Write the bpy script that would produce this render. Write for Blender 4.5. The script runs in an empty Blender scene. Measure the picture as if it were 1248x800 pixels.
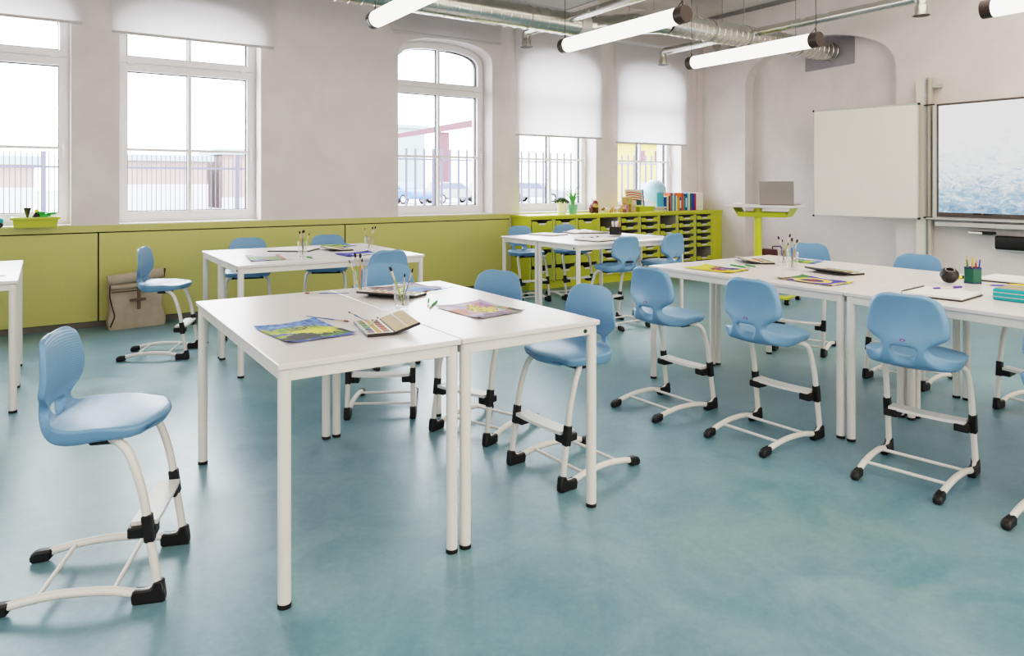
import bpy, bmesh, math, random
from mathutils import Vector, Matrix, noise
random.seed(7)
PI = math.pi
SC = bpy.context.scene
COL = SC.collection
R = math.radians

# ------------------------------------------------------------------ materials
def lin(c):
    if isinstance(c, str):
        c = c.lstrip('#'); c = [int(c[i:i+2], 16)/255 for i in (0, 2, 4)]
    return tuple((x/12.92 if x <= .04045 else ((x+.055)/1.055)**2.4) for x in c) + (1.0,)
_m = {}
def mat(name, color, rough=.5, metal=0.0, var=0.0, vscale=4.0, bump=0.0, bscale=60.0, spec=.5, coat=0.0, stretch=None, emit=0.0):
    if name in _m: return _m[name]
    m = bpy.data.materials.new(name); m.use_nodes = True
    nt = m.node_tree; b = nt.nodes['Principled BSDF']
    c = lin(color)
    b.inputs['Base Color'].default_value = c
    b.inputs['Roughness'].default_value = rough
    b.inputs['Metallic'].default_value = metal
    b.inputs['Specular IOR Level'].default_value = spec
    b.inputs['Coat Weight'].default_value = coat
    if emit:
        b.inputs['Emission Color'].default_value = c; b.inputs['Emission Strength'].default_value = emit
    tc = nt.nodes.new('ShaderNodeTexCoord'); mp = nt.nodes.new('ShaderNodeMapping')
    nt.links.new(tc.outputs['Object'], mp.inputs[0])
    if stretch: mp.inputs['Scale'].default_value = stretch
    n = nt.nodes.new('ShaderNodeTexNoise'); n.inputs['Scale'].default_value = vscale; n.inputs['Detail'].default_value = 5
    nt.links.new(mp.outputs[0], n.inputs['Vector'])
    r = nt.nodes.new('ShaderNodeValToRGB')
    v = max(var, .015)
    r.color_ramp.elements[0].position = .3; r.color_ramp.elements[1].position = .7
    r.color_ramp.elements[0].color = tuple(max(0, x*(1-v)) for x in c[:3]) + (1,)
    r.color_ramp.elements[1].color = tuple(min(1, x*(1+v)) for x in c[:3]) + (1,)
    nt.links.new(n.outputs['Fac'], r.inputs[0]); nt.links.new(r.outputs[0], b.inputs['Base Color'])
    if bump:
        n2 = nt.nodes.new('ShaderNodeTexNoise'); n2.inputs['Scale'].default_value = bscale; n2.inputs['Detail'].default_value = 4
        nt.links.new(mp.outputs[0], n2.inputs['Vector'])
        bp = nt.nodes.new('ShaderNodeBump'); bp.inputs['Strength'].default_value = bump; bp.inputs['Distance'].default_value = .01
        nt.links.new(n2.outputs['Fac'], bp.inputs['Height']); nt.links.new(bp.outputs[0], b.inputs['Normal'])
    _m[name] = m
    return m

def floor_mat():
    m = bpy.data.materials.new('blue green linoleum'); m.use_nodes = True
    nt = m.node_tree; b = nt.nodes['Principled BSDF']; L = nt.links.new
    tc = nt.nodes.new('ShaderNodeTexCoord')
    def nz(s, d, dist=0.0, rough=.6):
        n = nt.nodes.new('ShaderNodeTexNoise'); n.inputs['Scale'].default_value = s; n.inputs['Detail'].default_value = d
        n.inputs['Distortion'].default_value = dist; n.inputs['Roughness'].default_value = rough
        L(tc.outputs['Object'], n.inputs['Vector']); return n
    a = nz(2.2, 8, 1.2); f = nz(34, 6, .5, .75); g = nz(.45, 3)
    def ramp(n, c0, c1, p0, p1):
        r = nt.nodes.new('ShaderNodeValToRGB'); r.color_ramp.elements[0].position = p0; r.color_ramp.elements[1].position = p1
        r.color_ramp.elements[0].color = lin(c0); r.color_ramp.elements[1].color = lin(c1); L(n.outputs['Fac'], r.inputs[0]); return r
    r1 = ramp(a, FLOOR_C[0], FLOOR_C[1], .35, .68)
    r2 = ramp(f, '#65868c', '#aac2c2', .3, .72)
    r3 = ramp(g, FLOOR_C[2], FLOOR_C[3], .4, .65)
    def mix(x, y, k, mode='MIX'):
        q = nt.nodes.new('ShaderNodeMix'); q.data_type = 'RGBA'; q.blend_type = mode; q.inputs[0].default_value = k
        L(x, q.inputs[6]); L(y, q.inputs[7]); return q.outputs[2]
    o = mix(r1.outputs[0], r3.outputs[0], .45); o = mix(o, r2.outputs[0], .16)
    L(o, b.inputs['Base Color'])
    rr = nt.nodes.new('ShaderNodeMapRange'); L(a.outputs['Fac'], rr.inputs[0]); rr.inputs[3].default_value = .22; rr.inputs[4].default_value = .46
    L(rr.outputs[0], b.inputs['Roughness'])
    bp = nt.nodes.new('ShaderNodeBump'); bp.inputs['Strength'].default_value = .12; bp.inputs['Distance'].default_value = .004
    L(f.outputs['Fac'], bp.inputs['Height']); L(bp.outputs[0], b.inputs['Normal'])
    return m
FLOOR_C = ('#4b7488', '#85a3aa', '#5d8598', '#76998f')

def plaster_mat():
    m = bpy.data.materials.new('trowelled plaster'); m.use_nodes = True
    nt = m.node_tree; b = nt.nodes['Principled BSDF']; L = nt.links.new
    tc = nt.nodes.new('ShaderNodeTexCoord')
    n = nt.nodes.new('ShaderNodeTexNoise'); n.inputs['Scale'].default_value = 1.3; n.inputs['Detail'].default_value = 7; n.inputs['Distortion'].default_value = 1.0
    L(tc.outputs['Object'], n.inputs['Vector'])
    r = nt.nodes.new('ShaderNodeValToRGB'); r.color_ramp.elements[0].position = .32; r.color_ramp.elements[1].position = .7
    r.color_ramp.elements[0].color = lin('#ddd3d1'); r.color_ramp.elements[1].color = lin('#eae1df')
    L(n.outputs['Fac'], r.inputs[0])
    # sparse curved trowel scratches
    w = nt.nodes.new('ShaderNodeTexWave'); w.wave_type = 'RINGS'; w.inputs['Scale'].default_value = 1.1; w.inputs['Distortion'].default_value = 7; w.inputs['Detail'].default_value = 4
    L(tc.outputs['Object'], w.inputs['Vector'])
    s = nt.nodes.new('ShaderNodeValToRGB'); s.color_ramp.elements[0].position = .0; s.color_ramp.elements[1].position = .035
    s.color_ramp.elements[0].color = (.72, .72, .72, 1); s.color_ramp.elements[1].color = (1, 1, 1, 1)
    L(w.outputs['Fac'], s.inputs[0])
    q = nt.nodes.new('ShaderNodeMix'); q.data_type = 'RGBA'; q.blend_type = 'MULTIPLY'; q.inputs[0].default_value = .05
    L(r.outputs[0], q.inputs[6]); L(s.outputs[0], q.inputs[7]); L(q.outputs[2], b.inputs['Base Color'])
    b.inputs['Roughness'].default_value = .85
    n2 = nt.nodes.new('ShaderNodeTexNoise'); n2.inputs['Scale'].default_value = 7; n2.inputs['Detail'].default_value = 8; n2.inputs['Distortion'].default_value = .6
    L(tc.outputs['Object'], n2.inputs['Vector'])
    bp = nt.nodes.new('ShaderNodeBump'); bp.inputs['Strength'].default_value = .22; bp.inputs['Distance'].default_value = .02
    L(n2.outputs['Fac'], bp.inputs['Height']); L(bp.outputs[0], b.inputs['Normal'])
    return m

def glass_mat(name, gloss=.1, tint=(1, 1, 1)):
    m = bpy.data.materials.new(name); m.use_nodes = True
    nt = m.node_tree; nt.nodes.clear(); L = nt.links.new
    o = nt.nodes.new('ShaderNodeOutputMaterial'); t = nt.nodes.new('ShaderNodeBsdfTransparent'); g = nt.nodes.new('ShaderNodeBsdfGlossy')
    t.inputs[0].default_value = tint + (1,); g.inputs['Roughness'].default_value = .02
    f = nt.nodes.new('ShaderNodeFresnel'); f.inputs[0].default_value = 1.45
    mr = nt.nodes.new('ShaderNodeMath'); mr.operation = 'MULTIPLY'; mr.inputs[1].default_value = gloss*10
    L(f.outputs[0], mr.inputs[0])
    x = nt.nodes.new('ShaderNodeMixShader'); L(mr.outputs[0], x.inputs[0]); L(t.outputs[0], x.inputs[1]); L(g.outputs[0], x.inputs[2]); L(x.outputs[0], o.inputs[0])
    return m

def tumbler_mat():
    m = bpy.data.materials.new('tumbler glass'); m.use_nodes = True
    nt = m.node_tree; nt.nodes.clear(); L = nt.links.new
    o = nt.nodes.new('ShaderNodeOutputMaterial'); t = nt.nodes.new('ShaderNodeBsdfTransparent'); g = nt.nodes.new('ShaderNodeBsdfGlossy'); d = nt.nodes.new('ShaderNodeBsdfTranslucent')
    t.inputs[0].default_value = (.97, .98, .98, 1); g.inputs['Roughness'].default_value = .05; d.inputs[0].default_value = (.95, .95, .95, 1)
    lw = nt.nodes.new('ShaderNodeLayerWeight'); lw.inputs[0].default_value = .35
    mr = nt.nodes.new('ShaderNodeMapRange'); L(lw.outputs['Facing'], mr.inputs[0]); mr.inputs[3].default_value = .03; mr.inputs[4].default_value = .5
    a = nt.nodes.new('ShaderNodeMixShader'); a.inputs[0].default_value = .45; L(g.outputs[0], a.inputs[1]); L(d.outputs[0], a.inputs[2])
    x = nt.nodes.new('ShaderNodeMixShader'); L(mr.outputs[0], x.inputs[0]); L(t.outputs[0], x.inputs[1]); L(a.outputs[0], x.inputs[2]); L(x.outputs[0], o.inputs[0])
    return m

def blind_mat():
    m = bpy.data.materials.new('translucent blind fabric'); m.use_nodes = True
    nt = m.node_tree; nt.nodes.clear(); L = nt.links.new
    o = nt.nodes.new('ShaderNodeOutputMaterial'); d = nt.nodes.new('ShaderNodeBsdfDiffuse'); t = nt.nodes.new('ShaderNodeBsdfTranslucent')
    tc = nt.nodes.new('ShaderNodeTexCoord'); n = nt.nodes.new('ShaderNodeTexNoise'); n.inputs['Scale'].default_value = 180
    L(tc.outputs['Object'], n.inputs['Vector'])
    r = nt.nodes.new('ShaderNodeValToRGB'); r.color_ramp.elements[0].color = lin('#dedadb'); r.color_ramp.elements[1].color = lin('#e8e5e6'); L(n.outputs['Fac'], r.inputs[0])
    L(r.outputs[0], d.inputs[0]); t.inputs[0].default_value = lin('#f4f2f4')
    x = nt.nodes.new('ShaderNodeMixShader'); x.inputs[0].default_value = BLIND_T; L(d.outputs[0], x.inputs[1]); L(t.outputs[0], x.inputs[2]); L(x.outputs[0], o.inputs[0])
    return m
BLIND_T = .38

def emis_mat(name, color, s):
    m = bpy.data.materials.new(name); m.use_nodes = True
    nt = m.node_tree; nt.nodes.clear(); L = nt.links.new
    o = nt.nodes.new('ShaderNodeOutputMaterial'); e = nt.nodes.new('ShaderNodeEmission'); e.inputs[0].default_value = lin(color); e.inputs[1].default_value = s
    L(e.outputs[0], o.inputs[0]); return m

def ribbed_mat():
    m = bpy.data.materials.new('blue plastic with fine ribs'); m.use_nodes = True
    nt = m.node_tree; b = nt.nodes['Principled BSDF']; L = nt.links.new
    b.inputs['Base Color'].default_value = lin(CHAIR_C); b.inputs['Roughness'].default_value = .38
    tc = nt.nodes.new('ShaderNodeTexCoord'); mp = nt.nodes.new('ShaderNodeMapping'); mp.inputs['Scale'].default_value = (1, .0, 1)
    L(tc.outputs['Object'], mp.inputs[0])
    w = nt.nodes.new('ShaderNodeTexWave'); w.bands_direction = 'DIAGONAL'; w.inputs['Scale'].default_value = 80; w.inputs['Distortion'].default_value = 0
    L(mp.outputs[0], w.inputs['Vector'])
    bp = nt.nodes.new('ShaderNodeBump'); bp.inputs['Strength'].default_value = .35; bp.inputs['Distance'].default_value = .001
    L(w.outputs['Fac'], bp.inputs['Height']); L(bp.outputs[0], b.inputs['Normal'])
    return m
CHAIR_C = '#7096b9'

def vcol_mat(name, rough=.6):
    m = bpy.data.materials.new(name); m.use_nodes = True
    nt = m.node_tree; b = nt.nodes['Principled BSDF']; b.inputs['Roughness'].default_value = rough
    a = nt.nodes.new('ShaderNodeAttribute'); a.attribute_name = 'paint'
    nt.links.new(a.outputs['Color'], b.inputs['Base Color']); return m

def duct_mat():
    m = bpy.data.materials.new('spiral galvanised steel'); m.use_nodes = True
    nt = m.node_tree; b = nt.nodes['Principled BSDF']; L = nt.links.new
    b.inputs['Base Color'].default_value = lin('#cfccc6'); b.inputs['Metallic'].default_value = 1; b.inputs['Roughness'].default_value = .22
    tc = nt.nodes.new('ShaderNodeTexCoord'); n = nt.nodes.new('ShaderNodeTexNoise'); n.inputs['Scale'].default_value = 5; n.inputs['Detail'].default_value = 4
    L(tc.outputs['Object'], n.inputs['Vector'])
    mr = nt.nodes.new('ShaderNodeMapRange'); L(n.outputs['Fac'], mr.inputs[0]); mr.inputs[3].default_value = .14; mr.inputs[4].default_value = .36
    L(mr.outputs[0], b.inputs['Roughness']); return m

M = dict(
    floor=floor_mat(), plaster=plaster_mat(), glass=glass_mat('window glass', .06), tumbler=tumbler_mat(),
    blind=blind_mat(), tube=emis_mat('lit tube diffuser', '#fffbee', 3.2), rib=ribbed_mat(), paint=vcol_mat('painted paper'), duct=duct_mat(),
    shell=mat('blue chair plastic', CHAIR_C, .4, var=.03, vscale=8),
    steel=mat('warm white powder coat', '#e4dfd8', .35, var=.02),
    black=mat('black plastic', '#1d1b1c', .45, var=.1, vscale=20), dark=mat('dark shadow gap', '#262420', .8),
    top=mat('white laminate', '#e0d9d7', .3, var=.015), white=mat('white pvc', '#ebe8e8', .35), wht=mat('white paper', '#efece6', .7),
    panel=mat('olive lime panel paint', '#c2be74', .4, var=.02, vscale=40), lime=mat('lime paint', '#c6c83c', .4, var=.03), limed=mat('lime plastic tray', '#b7bd3c', .38, var=.03),
    ceil=mat('grey concrete ceiling', '#dcd5d0', .9, var=.08, vscale=3, bump=.1), grey=mat('grey steel', '#9a9896', .4, metal=.6), lgrey=mat('light grey aluminium', '#c9c6c2', .4, metal=.3),
    alu=mat('satin aluminium', '#b5b2b0', .35, metal=.9), gasket=mat('dark gasket', '#16161e', .7),
    board=mat('enamel whiteboard', '#f2eae0', .35), bezel=mat('brown grey bezel', '#5c524e', .4, metal=.3),
    ground=mat('pale pavement', '#b0b0b0', .9, var=.1), brick=mat('tan brick', '#7f6a62', .9, var=.1, vscale=20), yellow=mat('yellow render', '#a08a48', .9), brown=mat('brown paint', '#52303a', .7),
    pale=mat('pale render', '#b5b5bc', .9), carw=mat('white car paint', '#77777f', .3), carb=mat('blue car paint', '#2a4d96', .3), carg=mat('car window glass', '#3a4460', .2), tyre=mat('tyre rubber', '#141418', .8),
    fence=mat('grey fence paint', '#4a4a5e', .6), roofg=mat('grey green sheet roof', '#7d9096', .8),
    taupe=mat('taupe canvas', '#b3a692', .9, var=.1, vscale=12, bump=.25, bscale=220), strap=mat('dark taupe leather', '#6f5d50', .7), seam=mat('dark brown seam', '#4a3d33', .8),
    maroon=mat('maroon leather', '#4e1f20', .5), laptop=mat('grey aluminium laptop', '#a09892', .35, metal=.5), screenm=mat('laptop screen', '#202326', .2),
    leaf=mat('succulent leaf', '#3d5a34', .5, var=.25, vscale=30), aloe=mat('aloe leaf', '#5cab52', .45, var=.2, vscale=20), soil=mat('soil', '#3a2c22', .9),
    potw=mat('white ceramic', '#f6f3ee', .3), potg=mat('green ombre ceramic', '#7fc2a6', .35, var=.3, vscale=6),
    wood=mat('light wood', '#caa26a', .6, var=.12, vscale=30, stretch=(1, 8, 1)), woodd=mat('dark wood', '#8a5a35', .6, var=.12, vscale=30), pink=mat('pale pink wood', '#d8a68f', .6),
    globe=mat('pale blue globe map', '#a9cfe0', .35, var=.28, vscale=5), gstand=mat('globe stand', '#d5c8a8', .4, metal=.3),
    cyan=mat('cyan cloth cover', '#62b7cc', .5), teal=mat('teal fabric', '#2f9fa8', .8, bump=.1, bscale=200), zipm=mat('beige zip tape', '#c7b9a4', .7),
    green=mat('deep green card', '#1f5b49', .5), navy=mat('navy trim', '#27305c', .5),
    purple=mat('purple plastic', '#4b2a9a', .4), hiy=mat('yellow highlighter plastic', '#e6dc2a', .4), clearp=mat('clear barrel', '#d9d7d3', .3),
    ferrule=mat('brushed ferrule', '#c9b9a0', .3, metal=.8), bristle=mat('dark bristles', '#2a1d17', .8), tipr=mat('reddish bristles', '#7a4630', .8),
    bgreen=mat('green lacquer handle', '#7f9a24', .3), borange=mat('orange lacquer handle', '#c67a2c', .3), bblue=mat('blue lacquer handle', '#3f5690', .3),
    pastel=mat('green pastel', '#2c8a3c', .7), pad=mat('palette plastic', '#e5dccb', .35), panw=mat('white paint pan', '#e9e2d6', .4),
    pocket=mat('concrete grey plate', '#9c979c', .6, metal=.3, var=.08), wire=mat('dark cable', '#3a3532', .6),
    perf=mat('perforated panel', '#a7a29d', .6),
)

# ------------------------------------------------------------------ mesh builder
class MB:
    def __init__(s): s.v = []; s.f = []; s.mi = []; s.cur = 0
    def add(s, vs, fs):
        o = len(s.v); s.v += [tuple(p) for p in vs]; s.f += [tuple(o+i for i in f) for f in fs]; s.mi += [s.cur]*len(fs); return s
    def m(s, i): s.cur = i; return s
    def bmadd(s, bm):
        bm.verts.ensure_lookup_table(); bm.verts.index_update()
        s.add([v.co[:] for v in bm.verts], [[v.index for v in f.verts] for f in bm.faces]); bm.free(); return s
    def box(s, c, d, bev=0.0, rot=None, seg=1):
        bm = bmesh.new(); bmesh.ops.create_cube(bm, size=1.0)
        for v in bm.verts: v.co = Vector((v.co.x*d[0], v.co.y*d[1], v.co.z*d[2]))
        if bev: bmesh.ops.bevel(bm, geom=bm.edges[:], offset=bev, segments=seg, affect='EDGES', profile=.5)
        for v in bm.verts:
            if rot is not None: v.co = rot @ v.co
            v.co += Vector(c)
        return s.bmadd(bm)
    def bx(s, x0, x1, y0, y1, z0, z1, bev=0.0, seg=1):
        return s.box(((x0+x1)/2, (y0+y1)/2, (z0+z1)/2), (abs(x1-x0), abs(y1-y0), abs(z1-z0)), bev, None, seg)
    def tube(s, pts, r, seg=12, smooth=True, caps=True):
        P = [Vector(p) for p in pts]
        rs = r if isinstance(r, (list, tuple)) else [r]*len(P)
        prev = None; vs = []; fs = []
        for i, p in enumerate(P):
            t = (P[min(i+1, len(P)-1)]-P[max(i-1, 0)]).normalized()
            if prev is None:
                a = Vector((0, 0, 1)) if abs(t.z) < .9 else Vector((1, 0, 0)); n = t.cross(a).normalized()
            else: n = (prev - t*prev.dot(t)).normalized()
            prev = n; b = t.cross(n)
            for k in range(seg):
                q = 2*PI*k/seg; vs.append(p + (n*math.cos(q)+b*math.sin(q))*rs[i])
        for i in range(len(P)-1):
            for k in range(seg):
                k2 = (k+1) % seg; fs.append((i*seg+k, i*seg+k2, (i+1)*seg+k2, (i+1)*seg+k))
        if caps:
            fs.append(tuple(range(seg))[::-1]); fs.append(tuple((len(P)-1)*seg+k for k in range(seg)))
        return s.add(vs, fs)
    def lathe(s, prof, seg=24, c=(0, 0, 0), caps=True):
        vs = []; fs = []
        for (r, z) in prof:
            for k in range(seg):
                q = 2*PI*k/seg; vs.append((c[0]+r*math.cos(q), c[1]+r*math.sin(q), c[2]+z))
        for i in range(len(prof)-1):
            for k in range(seg):
                k2 = (k+1) % seg; fs.append((i*seg+k, i*seg+k2, (i+1)*seg+k2, (i+1)*seg+k))
        if caps and prof[0][0] > 1e-5: fs.append(tuple(range(seg))[::-1])
        if caps and prof[-1][0] > 1e-5: fs.append(tuple((len(prof)-1)*seg+k for k in range(seg)))
        return s.add(vs, fs)
    def prism(s, poly, h0, h1, axis='z', bev=0.0):
        # poly in the two other axes (x,y for z; x,z for y; y,z for x)
        def mk(p, h):
            return {'z': (p[0], p[1], h), 'y': (p[0], h, p[1]), 'x': (h, p[0], p[1])}[axis]
        bm = bmesh.new()
        a = [bm.verts.new(mk(p, h0)) for p in poly]; b = [bm.verts.new(mk(p, h1)) for p in poly]
        n = len(poly)
        bm.faces.new(a[::-1]); bm.faces.new(b)
        for i in range(n): bm.faces.new((a[i], a[(i+1) % n], b[(i+1) % n], b[i]))
        bmesh.ops.recalc_face_normals(bm, faces=bm.faces[:])
        if bev: bmesh.ops.bevel(bm, geom=bm.edges[:], offset=bev, segments=1, affect='EDGES', profile=.5)
        return s.bmadd(bm)
    def ell(s, c, d, u=16, v=10, rot=None):
        bm = bmesh.new(); bmesh.ops.create_uvsphere(bm, u_segments=u, v_segments=v, radius=1)
        for p in bm.verts:
            q = Vector((p.co.x*d[0], p.co.y*d[1], p.co.z*d[2]))
            if rot is not None: q = rot @ q
            p.co = q + Vector(c)
        return s.bmadd(bm)
    def xf(s, mtx):
        s.v = [tuple(mtx @ Vector(p)) for p in s.v]; return s

def obj(name, mb, mats, parent=None, loc=(0, 0, 0), rot=(0, 0, 0), smooth=35, sub=0):
    me = bpy.data.meshes.new(name); me.from_pydata(mb.v, [], mb.f)
    if not isinstance(mats, (list, tuple)): mats = [mats]
    for x in mats: me.materials.append(x)
    for p, i in zip(me.polygons, mb.mi): p.material_index = i
    bm = bmesh.new(); bm.from_mesh(me)
    bmesh.ops.recalc_face_normals(bm, faces=bm.faces[:])
    if smooth:
        for f in bm.faces: f.smooth = True
        for e in bm.edges:
            if len(e.link_faces) == 2 and e.calc_face_angle(0) > R(smooth): e.smooth = False
    bm.to_mesh(me); bm.free()
    o = bpy.data.objects.new(name, me); COL.objects.link(o)
    if parent is not None: o.parent = parent
    o.location = loc; o.rotation_euler = rot
    return o

def bake(o):                      # apply modifiers into the mesh itself
    dg = bpy.context.evaluated_depsgraph_get(); dg.update()
    me = bpy.data.meshes.new_from_object(o.evaluated_get(dg)); old = o.data
    o.modifiers.clear(); o.data = me; bpy.data.meshes.remove(old); return o

def tag(o, label, cat, group=None):
    o['label'] = label; o['category'] = cat
    if group: o['group'] = group
    return o
def thing(name, label, cat, loc=(0, 0, 0), rz=0.0, group=None):
    o = bpy.data.objects.new(name, None); COL.objects.link(o); o.empty_display_size = .05
    o.location = loc; o.rotation_euler = (0, 0, rz)
    return tag(o, label, cat, group)
def struct(name, mb, mats, parent=None, smooth=35, loc=(0, 0, 0)):
    o = obj(name, mb, mats, parent, loc, smooth=smooth)
    if parent is None: o['kind'] = 'structure'
    return o
CH = {}
def copy_tree(o, parent=None):
    c = o.copy(); COL.objects.link(c)
    if parent is not None: c.parent = parent
    for ch in [x for x in bpy.data.objects if x.parent == o]: copy_tree(ch, c)
    return c
def dup(o, loc, rz, label, group=None, cat=None):
    c = copy_tree(o); c.location = loc; c.rotation_euler = (0, 0, rz); c['label'] = label
    if group: c['group'] = group
    return c
def text_mesh(body, size, depth=.001):
    cu = bpy.data.curves.new('lettering', 'FONT'); cu.body = body; cu.size = size; cu.extrude = depth; cu.align_x = 'CENTER'; cu.align_y = 'CENTER'
    t = bpy.data.objects.new('lettering', cu); COL.objects.link(t)
    dg = bpy.context.evaluated_depsgraph_get(); dg.update()
    me = bpy.data.meshes.new_from_object(t.evaluated_get(dg))
    mb = MB().add([v.co[:] for v in me.vertices], [tuple(p.vertices) for p in me.polygons])
    bpy.data.objects.remove(t); bpy.data.curves.remove(cu); bpy.data.meshes.remove(me)
    return mb
def spline(pts, n=6):
    P = [Vector(p) for p in pts]; out = []
    for i in range(len(P)-1):
        p0 = P[max(i-1, 0)]; p1 = P[i]; p2 = P[i+1]; p3 = P[min(i+2, len(P)-1)]
        for k in range(n):
            t = k/n
            out.append(.5*((2*p1)+(p2-p0)*t+(2*p0-5*p1+4*p2-p3)*t*t+(3*p1-p0-3*p2+p3)*t**3))
    out.append(P[-1]); return out

# ------------------------------------------------------------------ room constants
YW = 7.5; XB = 8.5; XN = 8.68; ZC = 3.85; X0 = -3.2; Y0 = -3.6; TT = .76; CT = .918
WT = .5                                        # wall thickness
WINS = [(-1.078, .207), (.587, 1.872), (3.41, 4.69), (5.107, 6.385), (6.79, 8.072)]
SILL = .935

# floor, ceiling
struct('floor', MB().bx(X0-.3, XN+.3, Y0-.3, YW+.02, -.1, 0), M['floor'])
struct('ceiling', MB().bx(X0-.3, XN+.3, Y0-.3, YW+.5, ZC, ZC+.15), M['ceil'])
# window wall with arched openings
def arch_pts(w, n=24, zs=2.80, r=.25, ex=2.5):
    out = []
    for i in range(n+1):
        a = -1 + 2*i/n; x = math.copysign(1-(1-abs(a))**1.6, a)
        out.append((w*x, zs + r*(max(0, 1-abs(x)**ex))**(1/ex)))
    return out
mb = MB()
edges = [X0-.3] + [e for w in WINS for e in w] + [XN+.3]
for i in range(0, len(edges), 2): mb.bx(edges[i], edges[i+1], YW, YW+WT, 0, ZC)
for a, b in WINS:
    mb.bx(a, b, YW, YW+WT, 0, SILL)
    c = (a+b)/2; ap = [(c+x, z) for x, z in arch_pts((b-a)/2)]
    n = len(ap); vs = []
    for y in (YW, YW+WT):
        vs += [(x, y, z) for x, z in ap]; vs += [(x, y, ZC) for x, z in ap]
    fs = []
    for i in range(n-1):
        fs.append((i, i+1, n+i+1, n+i)); fs.append((2*n+i, 3*n+i, 3*n+i+1, 2*n+i+1))
        fs.append((i, 2*n+i, 2*n+i+1, i+1))
    mb.add(vs, fs)
struct('wall_left', mb, M['plaster'])
# back wall: pier by the corner, arched niche, second pier
mb = MB()
NY0, NY1 = 4.48, 6.66
mb.bx(XB, XN+.3, NY1, YW, 0, ZC); mb.bx(XB, XN+.3, Y0-.3, NY0, 0, ZC); mb.bx(XN, XN+.3, NY0, NY1, 0, ZC)
c = (NY0+NY1)/2; hwn = (NY1-NY0)/2; ap = []
for i in range(49):
    a = -1+2*i/48; tq = math.copysign(1-(1-abs(a))**1.8, a); ap.append((c+hwn*tq, 2.72+.24*max(0, 1-abs(tq)**10)**.5+.30*(1-tq*tq)))
n = len(ap); vs = []
for x in (XB, XN): vs += [(x, y, z) for y, z in ap] + [(x, y, ZC) for y, z in ap]
fs = []
for i in range(n-1):
    fs += [(i, i+1, n+i+1, n+i), (i, 2*n+i, 2*n+i+1, i+1)]
mb.add(vs, fs)
struct('wall_back', mb, M['plaster'])
struct('wall_right', MB().bx(X0-.3, XN+.3, Y0-.3, Y0, 0, ZC), M['plaster'])
struct('wall_front', MB().bx(X0-.3, X0, Y0, YW, 0, ZC), M['plaster'])
struct('trim_1', MB().bx(XB-.05, XB, Y0, YW, ZC-.05, ZC), M['grey'])
struct('trim_2', MB().bx(8.40, XB, YW-.05, YW, .95, ZC), M['plaster'])
# lime cladding under the windows
PZ = .862
mb = MB(); mb.bx(X0, 4.94, YW-.02, YW, PZ+.008, SILL-.004, .002); struct('trim_3', mb, M['panel'])
mb = MB(); mb.bx(X0, 4.94, YW-.012, YW, .0, PZ+.01); struct('trim_4', mb, M['dark'])
px = [X0, -1.93, .42, 2.766, 4.94]
for i in range(4):
    struct('trim_%d' % (5+i), MB().bx(px[i]+.006, px[i+1]-.006, YW-.02, YW-.005, .055, PZ-.002, .002), M['panel'])
struct('baseboard_left', MB().bx(X0, 4.94, YW-.016, YW, 0, .05), mat('grey baseboard', '#6f6a66', .7))

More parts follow.
